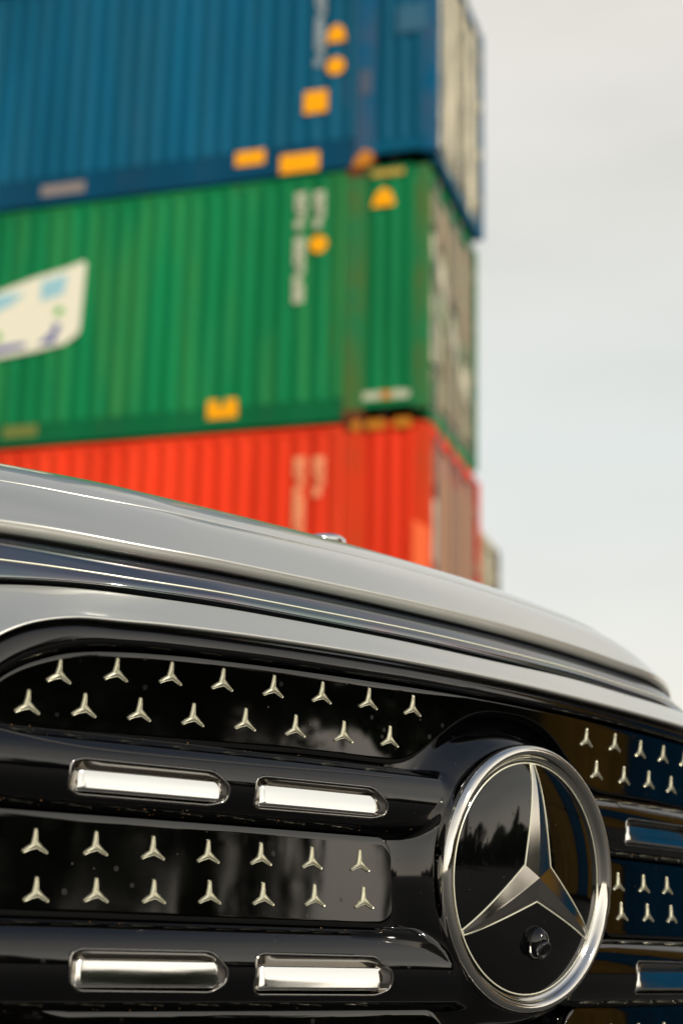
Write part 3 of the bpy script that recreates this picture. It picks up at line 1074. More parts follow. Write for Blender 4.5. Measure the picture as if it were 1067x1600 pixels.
def star_panel(cols, dfun, name='star_panel', rows=14):
    """cols: list of (u, w_bottom, w_top)"""
    cols = np.array(cols)
    nc = len(cols)
    t = np.linspace(0, 1, rows)
    Ug = np.repeat(cols[:, 0][None], rows, 0)
    Wg = cols[:, 1][None] * (1 - t[:, None]) + cols[:, 2][None] * t[:, None]
    V = P(Ug, Wg, dfun(Wg)).reshape(-1, 3).tolist()
    F = list(grid_faces(rows, nc))
    loop = [(i, 0) for i in range(nc)] + [(nc - 1, j) for j in range(1, rows)] + [(i, rows - 1) for i in range(nc - 2, -1, -1)] + [(0, j) for j in range(rows - 2, 0, -1)]
    L2 = np.array([(Ug[j, i], Wg[j, i]) for i, j in loop])
    nx = np.roll(L2, -1, 0) - np.roll(L2, 1, 0)
    nl = np.stack([nx[:, 1], -nx[:, 0]], -1)
    nl /= (np.linalg.norm(nl, axis=1, keepdims=True) + 1e-9)
    # the loop runs counter-clockwise (bottom left to right), so outwards is (dy,-dx)
    prev = [j * nc + i for i, j in loop]
    for off, dd in ((0.00012, -0.00005), (0.00035, -0.0004), (0.0004, -0.0012), (0.0004, -0.012)):
        q = L2 + nl * off
        n0 = len(V)
        V += P(q[:, 0], q[:, 1], dfun(L2[:, 1]) + dd).tolist()
        kk = len(loop)
        cur = [n0 + i for i in range(kk)]
        for i in range(kk):
            j = (i + 1) % kk
            F.append((prev[j], prev[i], cur[i], cur[j]))
        prev = cur
    return mesh_obj(name, V, F, M['panel'], car)


top_pts = [(-.4445, .060), (-.4330, .083), (-.4213, .0950), (-.4067, .1052), (-.3953, .1098), (-.3826, .1147), (-.3662, .1183), (-.3379, .1215), (-.2946, .1240), (-.2422, .1252), (-.1925, .1259),
           (-.1313, .1264), (-.06, .1270), (.0, .1268), (.074, .1264), (.152, .1251), (.2558, .1237), (.30, .1225), (.338, .1195), (.3662, .1160), (.3953, .108), (.4213, .094), (.4330, .082), (.4445, .060)]
tp = np.array(top_pts)


def topw(u):
    return np.interp(u, tp[:, 0], tp[:, 1])


def botw(u):
    a = abs(u)
    base = 0.0718 if a < 0.2 else 0.0718 - 0.0050 * min(1, (a - 0.2) / 0.2)
    # rises round the badge collar
    pts = [(0.0, .1205), (.022, .1200), (.040, .1160), (.056, .1085), (.070, .0985), (.088, .0850), (.099, .0775), (.108, .0738), (.120, .0718), (.14, .0716)]
    if a < 0.14:
        return float(np.interp(a, [p[0] for p in pts], [p[1] for p in pts]))
    if a > 0.435:
        return base - 0.0
    return base


ucols = np.concatenate([np.linspace(-0.4435, -0.36, 40), np.linspace(-0.359, 0.359, 240), np.linspace(0.36, 0.4435, 40)])
from_top = np.convolve(np.pad(topw(ucols), 4, mode='edge'), np.ones(9) / 9, 'valid')
bw = np.array([botw(u) for u in ucols])
bw = np.convolve(np.pad(bw, 3, mode='edge'), np.ones(7) / 7, 'valid')
bw = np.minimum(bw, from_top - 0.001)
up_panel = star_panel(list(zip(ucols, bw, from_top)), dpan_up)


def rounded(u, ua, ub, w0, w1, r_):
    """bottom and top of a rounded rectangle column"""
    def corner(a):
        if a >= r_:
            return 0.0
        return r_ - math.sqrt(max(0, r_ * r_ - (r_ - a) ** 2))
    c_ = corner(min(u - ua, ub - u))
    return w0 + c_, w1 - c_


panels = {}
for sgn in (-1, 1):
    ua, ub = -0.448, -0.1192
    tt = np.linspace(0, 1, 36)
    base_u = np.concatenate([ua + 0.014 * (1 - np.cos(tt * math.pi / 2)), np.linspace(ua + 0.015, ub - 0.015, 110), ub - 0.014 * (1 - np.cos(tt[::-1] * math.pi / 2))])
    for nm, w0, w1, fn in (('mid', -0.0390, 0.0208, dpan_mid), ('low', -0.1500, -0.0922, dpan_low)):
        cols = []
        uu_ = base_u
        if nm == 'low':
            ub2 = -0.066
            uu_ = np.concatenate([base_u[:-36], np.linspace(ub - 0.014, ub2 - 0.02, 30), ub2 - 0.0199 * (1 - np.cos(tt[::-1] * math.pi / 2))])
        for u in uu_:
            a, b_ = rounded(u, ua, ub if nm == 'mid' else ub2, w0, w1, 0.013 if nm == 'mid' else 0.020)
            if nm == 'low' and u < -0.36:      # the louvre's lower edge lifts outwards
                b_ += 0.016 * min(1, ((-0.36 - u) / 0.05)) ** 1.6 if u > ua + 0.014 else 0
            cols.append((u, a, b_))
        if sgn > 0:
            cols = [(-u, a, b_) for u, a, b_ in cols[::-1]]
        panels[(nm, sgn)] = star_panel(cols, fn)


def stud(u, w, dfun, parent):
    global stud_mesh
    if stud_mesh is None:
        o_ = mesh_obj('star_stud', sv, sf, M['stud'], parent, smooth=False)
        stud_mesh = o_.data
    else:
        o_ = bpy.data.objects.new('star_stud', stud_mesh)
        sc.collection.objects.link(o_)
        o_.parent = parent
    p = P(u, w, dfun(np.array(w)))
    e_ = 1e-3
    tu = P(u + e_, w, dfun(np.array(w))) - P(u - e_, w, dfun(np.array(w)))
    tw = P(u, w + e_, dfun(np.array(w + e_))) - P(u, w - e_, dfun(np.array(w - e_)))
    X = Vector(tu).normalized()
    Z = Vector(tw).normalized()
    Y = Z.cross(X).normalized()
    Z = X.cross(Y)
    mt = Matrix((X, Y, Z)).transposed().to_4x4()
    mt.translation = Vector(p)
    o_.matrix_local = mt
    return o_


R1 = [(-.382, .1026), (-.3438, .1082), (-.3052, .1105), (-.2665, .1111), (-.2263, .1115), (-.1856, .1119), (-.1441, .1126), (-.1022, .1125)]
R2 = [(-.4005, .0822), (-.3633, .0842), (-.3252, .0856), (-.2864, .0864), (-.2466, .0875), (-.206, .0874), (-.1646, .0877), (-.1224, .0887)]
R3 = [(-.4270, .0016), (-.3894, .0016), (-.3499, .0024), (-.3105, .0019), (-.2707, .0019), (-.2304, .0025), (-.1891, .0022), (-.1478, .0025)]
R4 = [(-.4250, -.0265), (-.3874, -.026), (-.3486, -.0249), (-.3092, -.0242), (-.2692, -.023), (-.2284, -.0225), (-.1869, -.0217), (-.1447, -.0217)]
RR1 = [(.1006, .1114), (.142, .1119), (.1823, .1108), (.2209, .1109), (.259, .1108), (.3000, .1085), (.340, .1060), (.378, .1005)]
RR2 = [(.1162, .0873), (.1574, .0868), (.1973, .0871), (.2358, .0864), (.275, .0862), (.315, .0855), (.355, .0840), (.392, .0820)]
RR3 = [(.1452, .0016), (.1847, .0019), (.2237, .0022), (.264, .002), (.304, .002), (.345, .002), (.385, .002), (.425, .002)]
RR4 = [(.1476, -.0212), (.1882, -.0209), (.2279, -.0208), (.268, -.022), (.308, -.023), (.348, -.024), (.387, -.0255), (.425, -.0265)]
for rw, fn, par in ((R1, dpan_up, up_panel), (R2, dpan_up, up_panel), (RR1, dpan_up, up_panel), (RR2, dpan_up, up_panel),
                    (R3, dpan_mid, panels[('mid', -1)]), (R4, dpan_mid, panels[('mid', -1)]), (RR3, dpan_mid, panels[('mid', 1)]), (RR4, dpan_mid, panels[('mid', 1)])):
    for u, w in rw:
        stud(u, w, fn, par)
for sgn in (-1, 1):
    for i in range(8):
        stud(sgn * (0.130 + 0.0405 * i), -0.1135, dpan_low, panels[('low', sgn)])
        stud(sgn * (0.170 + 0.0405 * i) if i < 7 else sgn * 0.10, -0.1365, dpan_low, panels[('low', sgn)])


# ---- chrome insets in the louvres
def louvre_d(u, w):
    h = np.maximum(louvre_h(np.array(w), UP_T, UP_B), louvre_h(np.array(w), LO_T, LO_B))
    return float(h)


def inset(out, bar, par, sgn, face_d, tilt=0.07):
    """chrome frame line, black pocket and faceted chrome bar; bar=(u0,u1,w_bottom,w_top)"""
    def X(u, w, d):
        return P(sgn * u, w, d).tolist()
    out = catmull_round(out)
    k = len(out)
    # frame line: a thin raised bead along the outline
    V, F = [], []
    cen = out.mean(0)
    for i in range(k):
        a, b_ = out[i - 1], out[(i + 1) % k]
        t = b_ - a
        nn = np.array([t[1], -t[0]])
        nn /= np.linalg.norm(nn)
        if (out[i] - cen) @ nn < 0:
            nn = -nn
        u, w = out[i]
        d0 = louvre_d(u, w)
        for off, dd in ((0.0006, -0.0006), (0.0004, 0.0004), (0.0000, 0.0007), (-0.0005, 0.0003), (-0.0010, -0.0010), (-0.0016, -0.0100)):
            V.append(X(u + nn[0] * off, w + nn[1] * off, d0 + dd))
    m6 = 6
    for i in range(k):
        j = (i + 1) % k
        for q in range(m6 - 1):
            F.append((i * m6 + q, j * m6 + q, j * m6 + q + 1, i * m6 + q + 1) if sgn > 0 else (i * m6 + q, i * m6 + q + 1, j * m6 + q + 1, j * m6 + q))
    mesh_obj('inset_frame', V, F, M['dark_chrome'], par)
    # recess wall: from the outline in to the edge of the bar's face
    u0_, u1_, w0_, w1_ = bar
    wm = (w0_ + w1_) / 2

    def fd(w):
        return face_d - tilt * (w - wm)
    V, F = [], []
    for i in range(k):
        u, w = out[i]
        nu, nw = min(max(u, u0_ - 0.0035), u1_), min(max(w, w0_ - 0.0022), w1_ + 0.0010)
        deep = 0.008 if (nu < u0_ or nw < w0_) else (0.0035 if nw > w1_ else 0.0)
        a0 = np.array([u, w])
        a1 = np.array([nu, nw])
        dd0, dd1 = louvre_d(u, w) - 0.0004, fd(nw) - deep
        in_ = a0 + (a1 - a0) * (0.0014 / max(0.0015, np.linalg.norm(a1 - a0)))
        for t in (0.0, 0.12, 0.5, 0.9, 1.0):
            q = in_ + (a1 - in_) * t
            V.append(X(q[0], q[1], dd0 + (dd1 - dd0) * t - 0.0003 * math.sin(math.pi * t)))
    for i in range(k):
        j = (i + 1) % k
        for q in range(4):
            f = (i * 5 + q, j * 5 + q, j * 5 + q + 1, i * 5 + q + 1)
            F.append(f if sgn > 0 else f[::-1])
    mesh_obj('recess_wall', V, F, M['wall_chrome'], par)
    # the bar: a face with rounded left end and lower edge
    rows = [(0.0042, 0.0028, 0.0090, 0.0012), (0.0040, 0.0027, 0.0050, 0.0012), (0.0034, 0.0022, 0.0024, 0.0010), (0.0022, 0.0014, 0.0009, 0.0007), (0.0010, 0.0007, 0.0002, 0.0003), (0.0, 0.0, 0.0, 0.0)]
    V, F = [], []
    npt = None
    for gl_, gd_, dz, gt_ in rows:
        a0, a1, b0, b1 = u0_ - gl_, u1_ + 0.0002, w0_ - gd_, w1_ + gt_
        rc = 0.0018
        full = []
        corners = ((a1 - rc, b0 + rc, -90), (a1 - rc, b1 - rc, 0), (a0 + rc, b1 - rc, 90), (a0 + rc, b0 + rc, 180))
        lp = []
        for cx, cy, s0 in corners:
            for q in range(5):
                t = R(s0 + q * 22.5)
                lp.append((cx + rc * math.cos(t), cy + rc * math.sin(t)))
        for i in range(len(lp)):
            p, q = lp[i], lp[(i + 1) % len(lp)]
            full.append(p)
            if i in (9, 19):
                pass
            if abs(q[0] - p[0]) > 0.02:
                for s_ in range(1, 12):
                    full.append((p[0] + (q[0] - p[0]) * s_ / 12, p[1] + (q[1] - p[1]) * s_ / 12))
        npt = len(full)
        V += [X(u, w, fd(w) - dz) for u, w in full]
    for i in range(len(rows) - 1):
        for j in range(npt):
            q = (j + 1) % npt
            f = (i * npt + j, i * npt + q, (i + 1) * npt + q, (i + 1) * npt + j)
            F.append(f if sgn > 0 else f[::-1])
    # face: columns between the lower and upper edge of the last loop
    lpP = full
    base = (len(rows) - 1) * npt
    lower = sorted([i for i in range(npt) if lpP[i][1] < wm], key=lambda i: lpP[i][0])
    upper = sorted([i for i in range(npt) if lpP[i][1] >= wm], key=lambda i: lpP[i][0])
    m_ = min(len(lower), len(upper))
    lower = [lower[round(i * (len(lower) - 1) / (m_ - 1))] for i in range(m_)]
    upper = [upper[round(i * (len(upper) - 1) / (m_ - 1))] for i in range(m_)]
    g_rows = 6
    n0 = len(V)
    for a in range(g_rows):
        t = a / (g_rows - 1)
        for i in range(m_):
            p, q = lpP[lower[i]], lpP[upper[i]]
            uu_, ww_ = p[0] + (q[0] - p[0]) * t, p[1] + (q[1] - p[1]) * t
            V.append(X(uu_, ww_, fd(ww_) + 0.00025 * math.sin(math.pi * t)))
    for f in grid_faces(g_rows, m_):
        f = tuple(n0 + q for q in f)
        F.append(f if sgn > 0 else f[::-1])
    mesh_obj('chrome_bar', V, F, M['bright_chrome'], par)


def catmull_round(poly, r_=0.35):
    p = np.array(poly, float)
    out = []
    k = len(p)
    for i in range(k):
        a, b_, c_ = p[i - 1], p[i], p[(i + 1) % k]
        la, lc = np.linalg.norm(a - b_), np.linalg.norm(c_ - b_)
        q = min(0.004, la * 0.45, lc * 0.45)
        s_, e_ = b_ + (a - b_) / la * q, b_ + (c_ - b_) / lc * q
        for t in np.linspace(0, 1, 5):
            out.append((1 - t) ** 2 * s_ + 2 * t * (1 - t) * b_ + t * t * e_)
        n_sub = int(np.linalg.norm(c_ - b_) / 0.006)
        nb_ = c_ + (b_ - c_) / lc * q
        for t in range(1, n_sub):
            out.append(e_ + (nb_ - e_) * t / n_sub)
    return np.array(out)


for sgn in (1, -1):
    pu = parts[1] if sgn > 0 else parts[2]
    pl = parts[3] if sgn > 0 else parts[4]
    sh1, sh2, sh3, sh4 = (0, 0, 0, 0) if sgn > 0 else (0.6470, 0.3825, 0.6390, 0.3885)

    def mv(o_, q):
        return [(a + q, b_) for a, b_ in o_]

    def mb_(o_, q):
        return (o_[0] + q, o_[1] + q, o_[2], o_[3])
    inset(mv(OUT1, sh1), mb_((-.3700, -.2755, .0355, .0456), sh1), pu, 1, 0.0145, 0.13)
    inset(mv(OUT2, sh2), mb_((-.2405, -.1480, .0355, .0466), sh2), pu, 1, 0.0145, 0.13)
    inset(mv(OUT3, sh3), mb_((-.3640, -.2715, -.0762, -.0632), sh3), pl, 1, 0.0145, 0.070)
    inset(mv(OUT4, sh4), mb_((-.2360, -.1425, -.0772, -.0652), sh4), pl, 1, 0.0145, 0.13)

# groove line along the upper louvres
for sgn in (1, -1):
    pts = catmull([(-.440, .0680), (-.415, .0640), (-.393, .0609), (-.3618, .0588), (-.3095, .0585), (-.24, .0592), (-.174, .0606), (-.136, .0609), (-.1305, .0622), (-.1298, .0645)], 8)
    V, F = [], []
    for i, (u, w) in enumerate(pts):
        for dw, dd in ((-0.0006, 0.0), (-0.0003, 0.00035), (0.0003, 0.00035), (0.0006, 0.0)):
            V.append(P(sgn * u, w + dw, louvre_d(u, w + dw) + dd + 0.0001).tolist())
    for i in range(len(pts) - 1):
        for q in range(3):
            f = (i * 4 + q, (i + 1) * 4 + q, (i + 1) * 4 + q + 1, i * 4 + q + 1)
            F.append(f if sgn > 0 else f[::-1])
    mesh_obj('seam', V, F, M['rubber'], parts[1] if sgn > 0 else parts[2])

# ---- badge: ring, glass disc, star, camera
BT = R(-3.0)     # the badge leans its face down a little


def B(x, y, d):
    """badge plane: x across, y up, d outwards; returns car-local point"""
    return (x, -(0.0200 + d * math.cos(BT) - y * math.sin(BT) * 1.0), EZ + y * math.cos(BT) + d * math.sin(BT))


def lathe(prof, name, mat, par, seg=160):
    V, F = [], []
    for r_, d in prof:
        for i in range(seg):
            t = 2 * math.pi * i / seg
            V.append(B(r_ * math.cos(t), r_ * math.sin(t), d))
    for i in range(len(prof) - 1):
        for j in range(seg):
            q = (j + 1) % seg
            F.append((i * seg + j, i * seg + q, (i + 1) * seg + q, (i + 1) * seg + j))
    if prof[-1][0] < 1e-6:
        pass
    return mesh_obj(name, V, F, mat, par)


ringp = [(0.0935, -0.016), (0.0950, -0.006), (0.0954, 0.0), (0.0948, 0.0035), (0.0932, 0.0062), (0.0910, 0.0074), (0.0890, 0.0070), (0.0876, 0.0056), (0.0866, 0.0034), (0.0860, 0.0022), (0.0846, 0.0012), (0.0836, 0.0008), (0.0830, -0.004)]
badge = lathe(ringp, 'star_badge', M['chrome'], car)
RD = 0.0834
SAG = 0.0052


def dome(r_):
    q = r_ / RD
    return RD * (0.02 * (1 - q * q) + 0.082 * (1 - q ** 4)) + 0.0006


dp = [(RD, dome(RD) - 0.004), (RD, dome(RD))] + [(RD * q, dome(RD * q)) for q in np.linspace(0.985, 0.02, 44)] + [(0.00001, dome(0))]
lathe(dp, 'badge_glass', M['glass_black'], badge)
lathe([(0.0822, dome(0.0822) + 0.0001), (0.0819, dome(0.0819) + 0.0004), (0.0816, dome(0.0816) + 0.0004), (0.0813, dome(0.0813) + 0.0001)], 'inner_ring_line', M['starline'], badge)

# star: twelve vertices, ridges to the centre
TIPR = 0.0812
NOT = 0.0168
tips, notches = [], []
for k in range(3):
    a = math.pi / 2 + k * 2 * math.pi / 3
    for s_ in (-1, 1):
        aa = a + s_ * 0.026
        tips.append((TIPR * math.cos(aa), TIPR * math.sin(aa)))
    an = a + math.pi / 3
    notches.append((NOT * math.cos(an), NOT * math.sin(an)))
V, F = [], []
RIDGE = 0.0022
cx0 = (0, 0)


def sub_tri(a, b_, c_, da, db, dc, n_=10):
    """triangle patch following the dome; d* = height above the dome"""
    n0 = len(V)
    idm = {}
    for i in range(n_ + 1):
        for j in range(n_ + 1 - i):
            l2, l3 = i / n_, j / n_
            l1 = 1 - l2 - l3
            x = a[0] * l1 + b_[0] * l2 + c_[0] * l3
            y = a[1] * l1 + b_[1] * l2 + c_[1] * l3
            h = da * l1 + db * l2 + dc * l3
            idm[(i, j)] = len(V)
            V.append(B(x, y, dome(math.hypot(x, y)) + h))
    for i in range(n_):
        for j in range(n_ - i):
            F.append((idm[(i, j)], idm[(i + 1, j)], idm[(i, j + 1)]))
            if i + j < n_ - 1:
                F.append((idm[(i + 1, j)], idm[(i + 1, j + 1)], idm[(i, j + 1)]))


for k in range(3):
    a = math.pi / 2 + k * 2 * math.pi / 3
    tip = (TIPR * math.cos(a), TIPR * math.sin(a))
    t_r, t_l = tips[2 * k], tips[2 * k + 1]       # -, + side (counter-clockwise side last)
    n_l = notches[k]
    n_r = notches[(k - 1) % 3]
    h0, ht = RIDGE, 0.0006
    sub_tri((0, 0), tip, t_l, h0, ht, 0.0003)
    sub_tri((0, 0), t_l, n_l, h0, 0.0003, 0.0003)
    sub_tri((0, 0), t_r, tip, h0, 0.0003, ht)
    sub_tri((0, 0), n_r, t_r, h0, 0.0003, 0.0003)
mesh_obj('three_pointed_star', V, F, M['starface'], badge, smooth=True)
# thin bright outline of the star
V, F = [], []
ol = []
for k in range(3):
    ol += [tips[2 * k], tips[2 * k + 1], notches[k]]
ol = np.array(ol)
pts = []
for i in range(len(ol)):
    a, b_ = ol[i], ol[(i + 1) % len(ol)]
    n_ = max(2, int(np.linalg.norm(b_ - a) / 0.004))
    for t in range(n_):
        pts.append(a + (b_ - a) * t / n_)
pts = np.array(pts)
k = len(pts)
for i in range(k):
    tgt = pts[(i + 1) % k] - pts[i - 1]
    nn = np.array([tgt[1], -tgt[0]])
    nn /= np.linalg.norm(nn) + 1e-9
    for off, dd in ((0.00055, 0.0001), (0.00035, 0.0007), (-0.00035, 0.0007), (-0.00055, 0.0001)):
        x, y = pts[i] + nn * off
        V.append(B(x, y, dome(math.hypot(x, y)) + dd))
for i in range(k):
    j = (i + 1) % k
    for q in range(3):
        F.append((i * 4 + q, j * 4 + q, j * 4 + q + 1, i * 4 + q + 1))
mesh_obj('star_outline', V, F, M['starline'], badge, smooth=False)

V, F = [], []  # thin strips standing in for the outline's reflection inside the glass
cen = np.array([0.0, 0.0])
for a_, b_, c_ in ((tips[0], notches[2], tips[5]), (tips[3], notches[1], tips[4])):
    a_, b_, c_ = (np.array(q) for q in (a_, b_, c_))
    shift = -b_ / np.linalg.norm(b_) * 0.0034
    pl_ = []
    for p, q in ((a_, b_ + shift), (b_ + shift, c_)):
        for t in np.linspace(0, 1, 14):
            pl_.append(p + (q - p) * t)
    pl_ = np.array(pl_)
    n0 = len(V)
    for i, p in enumerate(pl_):
        tg = pl_[min(i + 1, len(pl_) - 1)] - pl_[max(i - 1, 0)]
        nn = np.array([tg[1], -tg[0]]) / (np.linalg.norm(tg) + 1e-9)
        for off in (-0.00016, 0.00016):
            x, y = p + nn * off
            # height of the facet under it plus a hair
            V.append(B(x, y, dome(math.hypot(x, y)) + 0.0003 + 0.0007))
    for i in range(len(pl_) - 1):
        F.append((n0 + 2 * i, n0 + 2 * i + 1, n0 + 2 * i + 3, n0 + 2 * i + 2))
mesh_obj('star_line_reflection', V, F, M['starface'], badge, smooth=False)

# camera hump and lens below the centre
V, F = [], []
cx, cy = 0.0010, -0.0455
seg = 32
prof = [(1.0, 0.0), (0.96, 0.25), (0.85, 0.52), (0.66, 0.78), (0.42, 0.93), (0.2, 0.985), (0.02, 1.0)]
for rr_, hh in prof:
    for i in range(seg):
        t = 2 * math.pi * i / seg
        x = cx + rr_ * 0.0092 * math.cos(t)
        y = cy + rr_ * (0.0122 if math.sin(t) > 0 else 0.0120) * math.sin(t)
        V.append(B(x, y, dome(math.hypot(x, y)) - 0.0004 + hh * 0.0105))
for i in range(len(prof) - 1):
    for j in range(seg):
        q = (j + 1) % seg
        F.append((i * seg + j, i * seg + q, (i + 1) * seg + q, (i + 1) * seg + j))
mesh_obj('camera_hump', V, F, M['glass_black'], badge)
V, F = [], []
lx, ly = cx, cy - 0.0035
axis = Vector((0, -0.42, 1)).normalized()     # (x, up, out) in badge axes: looks down a little
a1 = Vector((1, 0, 0))
a2 = axis.cross(a1).normalized()
base = Vector((lx, ly, dome(abs(ly)) + 0.0052))
prof = [(0.0066, 0.0), (0.0066, 0.0040), (0.0060, 0.0047), (0.0050, 0.0047), (0.0046, 0.0038), (0.0040, 0.0036), (0.0036, 0.0030), (0.0026, 0.0028), (0.0024, 0.0022), (0.0012, 0.0026), (0.00005, 0.0028)]
for rr_, hh in prof:
    for i in range(seg):
        t = 2 * math.pi * i / seg
        p = base + axis * hh + a1 * (rr_ * math.cos(t)) - a2 * (rr_ * math.sin(t))
        V.append(B(p.x, p.y, p.z))
for i in range(len(prof) - 1):
    for j in range(seg):
        q = (j + 1) % seg
        F.append((i * seg + j, i * seg + q, (i + 1) * seg + q, (i + 1) * seg + j)[::-1])
mesh_obj('camera_lens', V, F, M['lens'], badge)

# ---- black frame round the grille and silver bumper skin outside it
half = [((0, .1278), (0, .1410), (0, .1616)), ((-.10, .1277), (-.10, .1420), (-.10, .1628)), ((-.20, .1269), (-.20, .1417), (-.20, .1632)), ((-.295, .1249), (-.301, .1401), (-.301, .1634)),
        ((-.338, .1225), (-.344, .1383), (-.350, .1641)), ((-.366, .1193), (-.381, .1359), (-.390, .1628)), ((-.395, .1108), (-.413, .1268), (-.430, .1590)), ((-.4213, .0961), (-.440, .1090), (-.500, .1520)),
        ((-.438, .077), (-.458, .086), (-.600, .135)), ((-.448, .052), (-.469, .055), (-.70, .10)), ((-.452, .02), (-.473, .02), (-.78, .02)), ((-.452, -.08), (-.473, -.08), (-.82, -.15)),
        ((-.440, -.118), (-.460, -.130), (-.78, -.30)), ((-.405, -.145), (-.420, -.160), (-.62, -.36)), ((-.30, -.152), (-.30, -.172), (-.36, -.385)), ((0, -.152), (0, -.172), (0, -.39))]
dR = {1: (.0004, .0030, .0012), 2: (.0012, .0045, .004), 3: (.0015, .005, .006), 4: (.0015, .005, .008), 5: (.0015, .005, .008), 6: (.001, .004, .008), 7: (0, .002, .006)}
right = []
for i in range(len(half) - 2, 0, -1):
    dl = dR.get(i, (0, 0, 0))
    right.append(tuple((-p[0], p[1] - q) for p, q in zip(half[i], dl)))
loop3 = half + right
A10 = catmull([p[0] for p in loop3], 10, closed=True)
A9 = catmull([p[1] for p in loop3], 10, closed=True)
A8 = catmull([p[2] for p in loop3], 10, closed=True)
nl = len(A10)
V, F = [], []
rowsT = np.linspace(0, 1, 27)
ftd = catmull([(0, .0012), (.05, .0036), (.12, .0070), (.20, .0087), (.30, .00930), (.40, .00940), (.50, .00932), (.60, .00905), (.70, .0085), (.79, .0077), (.87, .0064), (.93, .0042), (1.0, -.0035)], 8)
FT, FD = ftd[:, 0], ftd[:, 1]
for t in rowsT:
    q = A10 * (1 - t) + A9 * t
    d = float(np.interp(t, FT, FD))
    V += P(q[:, 0], q[:, 1], d).tolist()
q = A9 * 1.0
V = P(A10[:, 0], A10[:, 1], -0.009).tolist() + V + P(A9[:, 0], A9[:, 1], -0.004).tolist()
F = [f[::-1] for f in grid_faces(len(rowsT) + 2, nl, True)]
mesh_obj('grille_frame', V, F, M['black'], car)
V = []
prof = [(0.0, 0.0045), (0.0, 0.0090), (0.010, 0.0104), (0.03, 0.0112), (0.07, 0.0117), (0.11, 0.0117), (0.155, 0.0109), (0.25, None), (0.4, None), (0.6, None), (0.8, None), (0.93, None), (0.98, None), (1.0, None), (1.0, None)]
wide = np.linalg.norm(A8 - A9, axis=1)
mm = np.clip((A8[:, 1] - 0.05) / 0.1, 0, 1)
for ti, (t, dv) in enumerate(prof):
    # keep the rolled edge the same width where the skin widens
    tt_ = t if t >= 0.5 else t * np.minimum(1, 0.024 / np.maximum(wide, 1e-4)) * 1.0 + 0 * wide
    if dv is not None and t < 0.2:
        tt_ = t * np.minimum(1, 0.0215 / wide)
    q = A9 + (A8 - A9) * np.reshape(tt_, (-1, 1)) if not np.isscalar(tt_) else A9 * (1 - tt_) + A8 * tt_
    tv_ = np.reshape(tt_, -1) if not np.isscalar(tt_) else np.full(nl, tt_)
    top = np.clip((A9[:, 1] - 0.08) / 0.04, 0, 1)     # only the strip above the grille leans back
    d8 = -0.010 * top - 0.02 * (1 - top)
    if dv is None:
        d = 0.0112 + (d8 - 0.0112) * tv_ + 0.0016 * np.sin(np.pi * tv_)
        if ti >= len(prof) - 3:
            d = d - (0.0, 0.0003, 0.012)[ti - (len(prof) - 3)] * top
    else:
        d = np.full(nl, dv)
    V += P(q[:, 0], q[:, 1], d, 0.6 * tv_ * top).tolist()
F = [f[::-1] for f in grid_faces(len(prof), nl, True)]
mesh_obj('bumper_skin', V, F, M['silver'], car)

# ---- curves above the grille (u, w) from left to right
CUR = {
    'L8': [(-.75, .110), (-.60, .140), (-.50, .154), (-.43, .1600), (-.40, .1615), (-.35, .1641), (-.285, .1634), (-.18, .1630), (-.086, .1624), (-.012, .1613), (.092, .1603), (.172, .1586), (.26, .1568), (.33, .1545), (.42, .150), (.5, .143), (.60, .130), (.75, .105)],
    'L7': [(-.75, .120), (-.60, .150), (-.50, .163), (-.43, .1675), (-.392, .1690), (-.345, .1699), (-.281, .1682), (-.178, .1673), (-.08, .1669), (-.005, .1658), (.10, .1645), (.182, .1621), (.24, .1600), (.296, .1581), (.36, .156), (.43, .152), (.5, .146), (.60, .133), (.75, .108)],
    'L6': [(-.75, .135), (-.60, .165), (-.50, .180), (-.43, .1850), (-.389, .1828), (-.354, .1799), (-.318, .1772), (-.279, .1757), (-.174, .1749), (-.076, .1747), (0, .1737), (.106, .1722), (.171, .1702), (.25, .168), (.32, .166), (.40, .162), (.5, .153), (.60, .140), (.75, .115)],
    'L5': [(-.75, .158), (-.60, .190), (-.50, .205), (-.43, .2070), (-.38, .2025), (-.345, .1977), (-.308, .1944), (-.267, .1925), (-.159, .1920), (-.057, .1908), (.022, .1903), (.132, .1883), (.219, .1860), (.335, .1825), (.40, .178), (.5, .167), (.60, .150), (.75, .122)],
    'L4': [(-.75, .161), (-.60, .193), (-.50, .209), (-.43, .2100), (-.383, .2053), (-.348, .2011), (-.311, .1973), (-.271, .1950), (-.164, .1938), (-.063, .1926), (.0145, .1915), (.123, .1896), (.209, .1870), (.304, .1850), (.40, .180), (.5, .169), (.60, .152), (.75, .124)],
    'L3': [(-.75, .168), (-.60, .200), (-.50, .216), (-.43, .2170), (-.382, .2125), (-.348, .2086), (-.310, .2041), (-.270, .2020), (-.163, .2009), (-.061, .2006), (.017, .1996), (.127, .1968), (.177, .1950), (.232, .1930), (.292, .1920), (.333, .1905), (.40, .184), (.5, .172), (.60, .155), (.75, .126)],
    'L2': [(-.75, .205), (-.60, .240), (-.50, .256), (-.43, .2570), (-.361, .2520), (-.323, .2476), (-.281, .2450), (-.174, .2436), (-.045, .2427), (.05, .2415), (.15, .2395), (.25, .236), (.33, .228), (.40, .214), (.5, .195), (.60, .175), (.75, .14)],
    'L1': [(-.75, .235), (-.60, .268), (-.50, .281), (-.43, .2820), (-.337, .2762), (-.295, .2731), (-.246, .2722), (-.129, .2708), (-.026, .2695), (.056, .2676), (.152, .2660), (.197, .2640), (.26, .262), (.33, .252), (.40, .233), (.5, .21), (.60, .185), (.75, .15)],
}


def curve(nm, u):
    p = np.array(CUR[nm])
    q = catmull(p, 8)
    w = np.interp(u, q[:, 0], q[:, 1])
    return w


uc = np.linspace(-0.74, 0.74, 220)


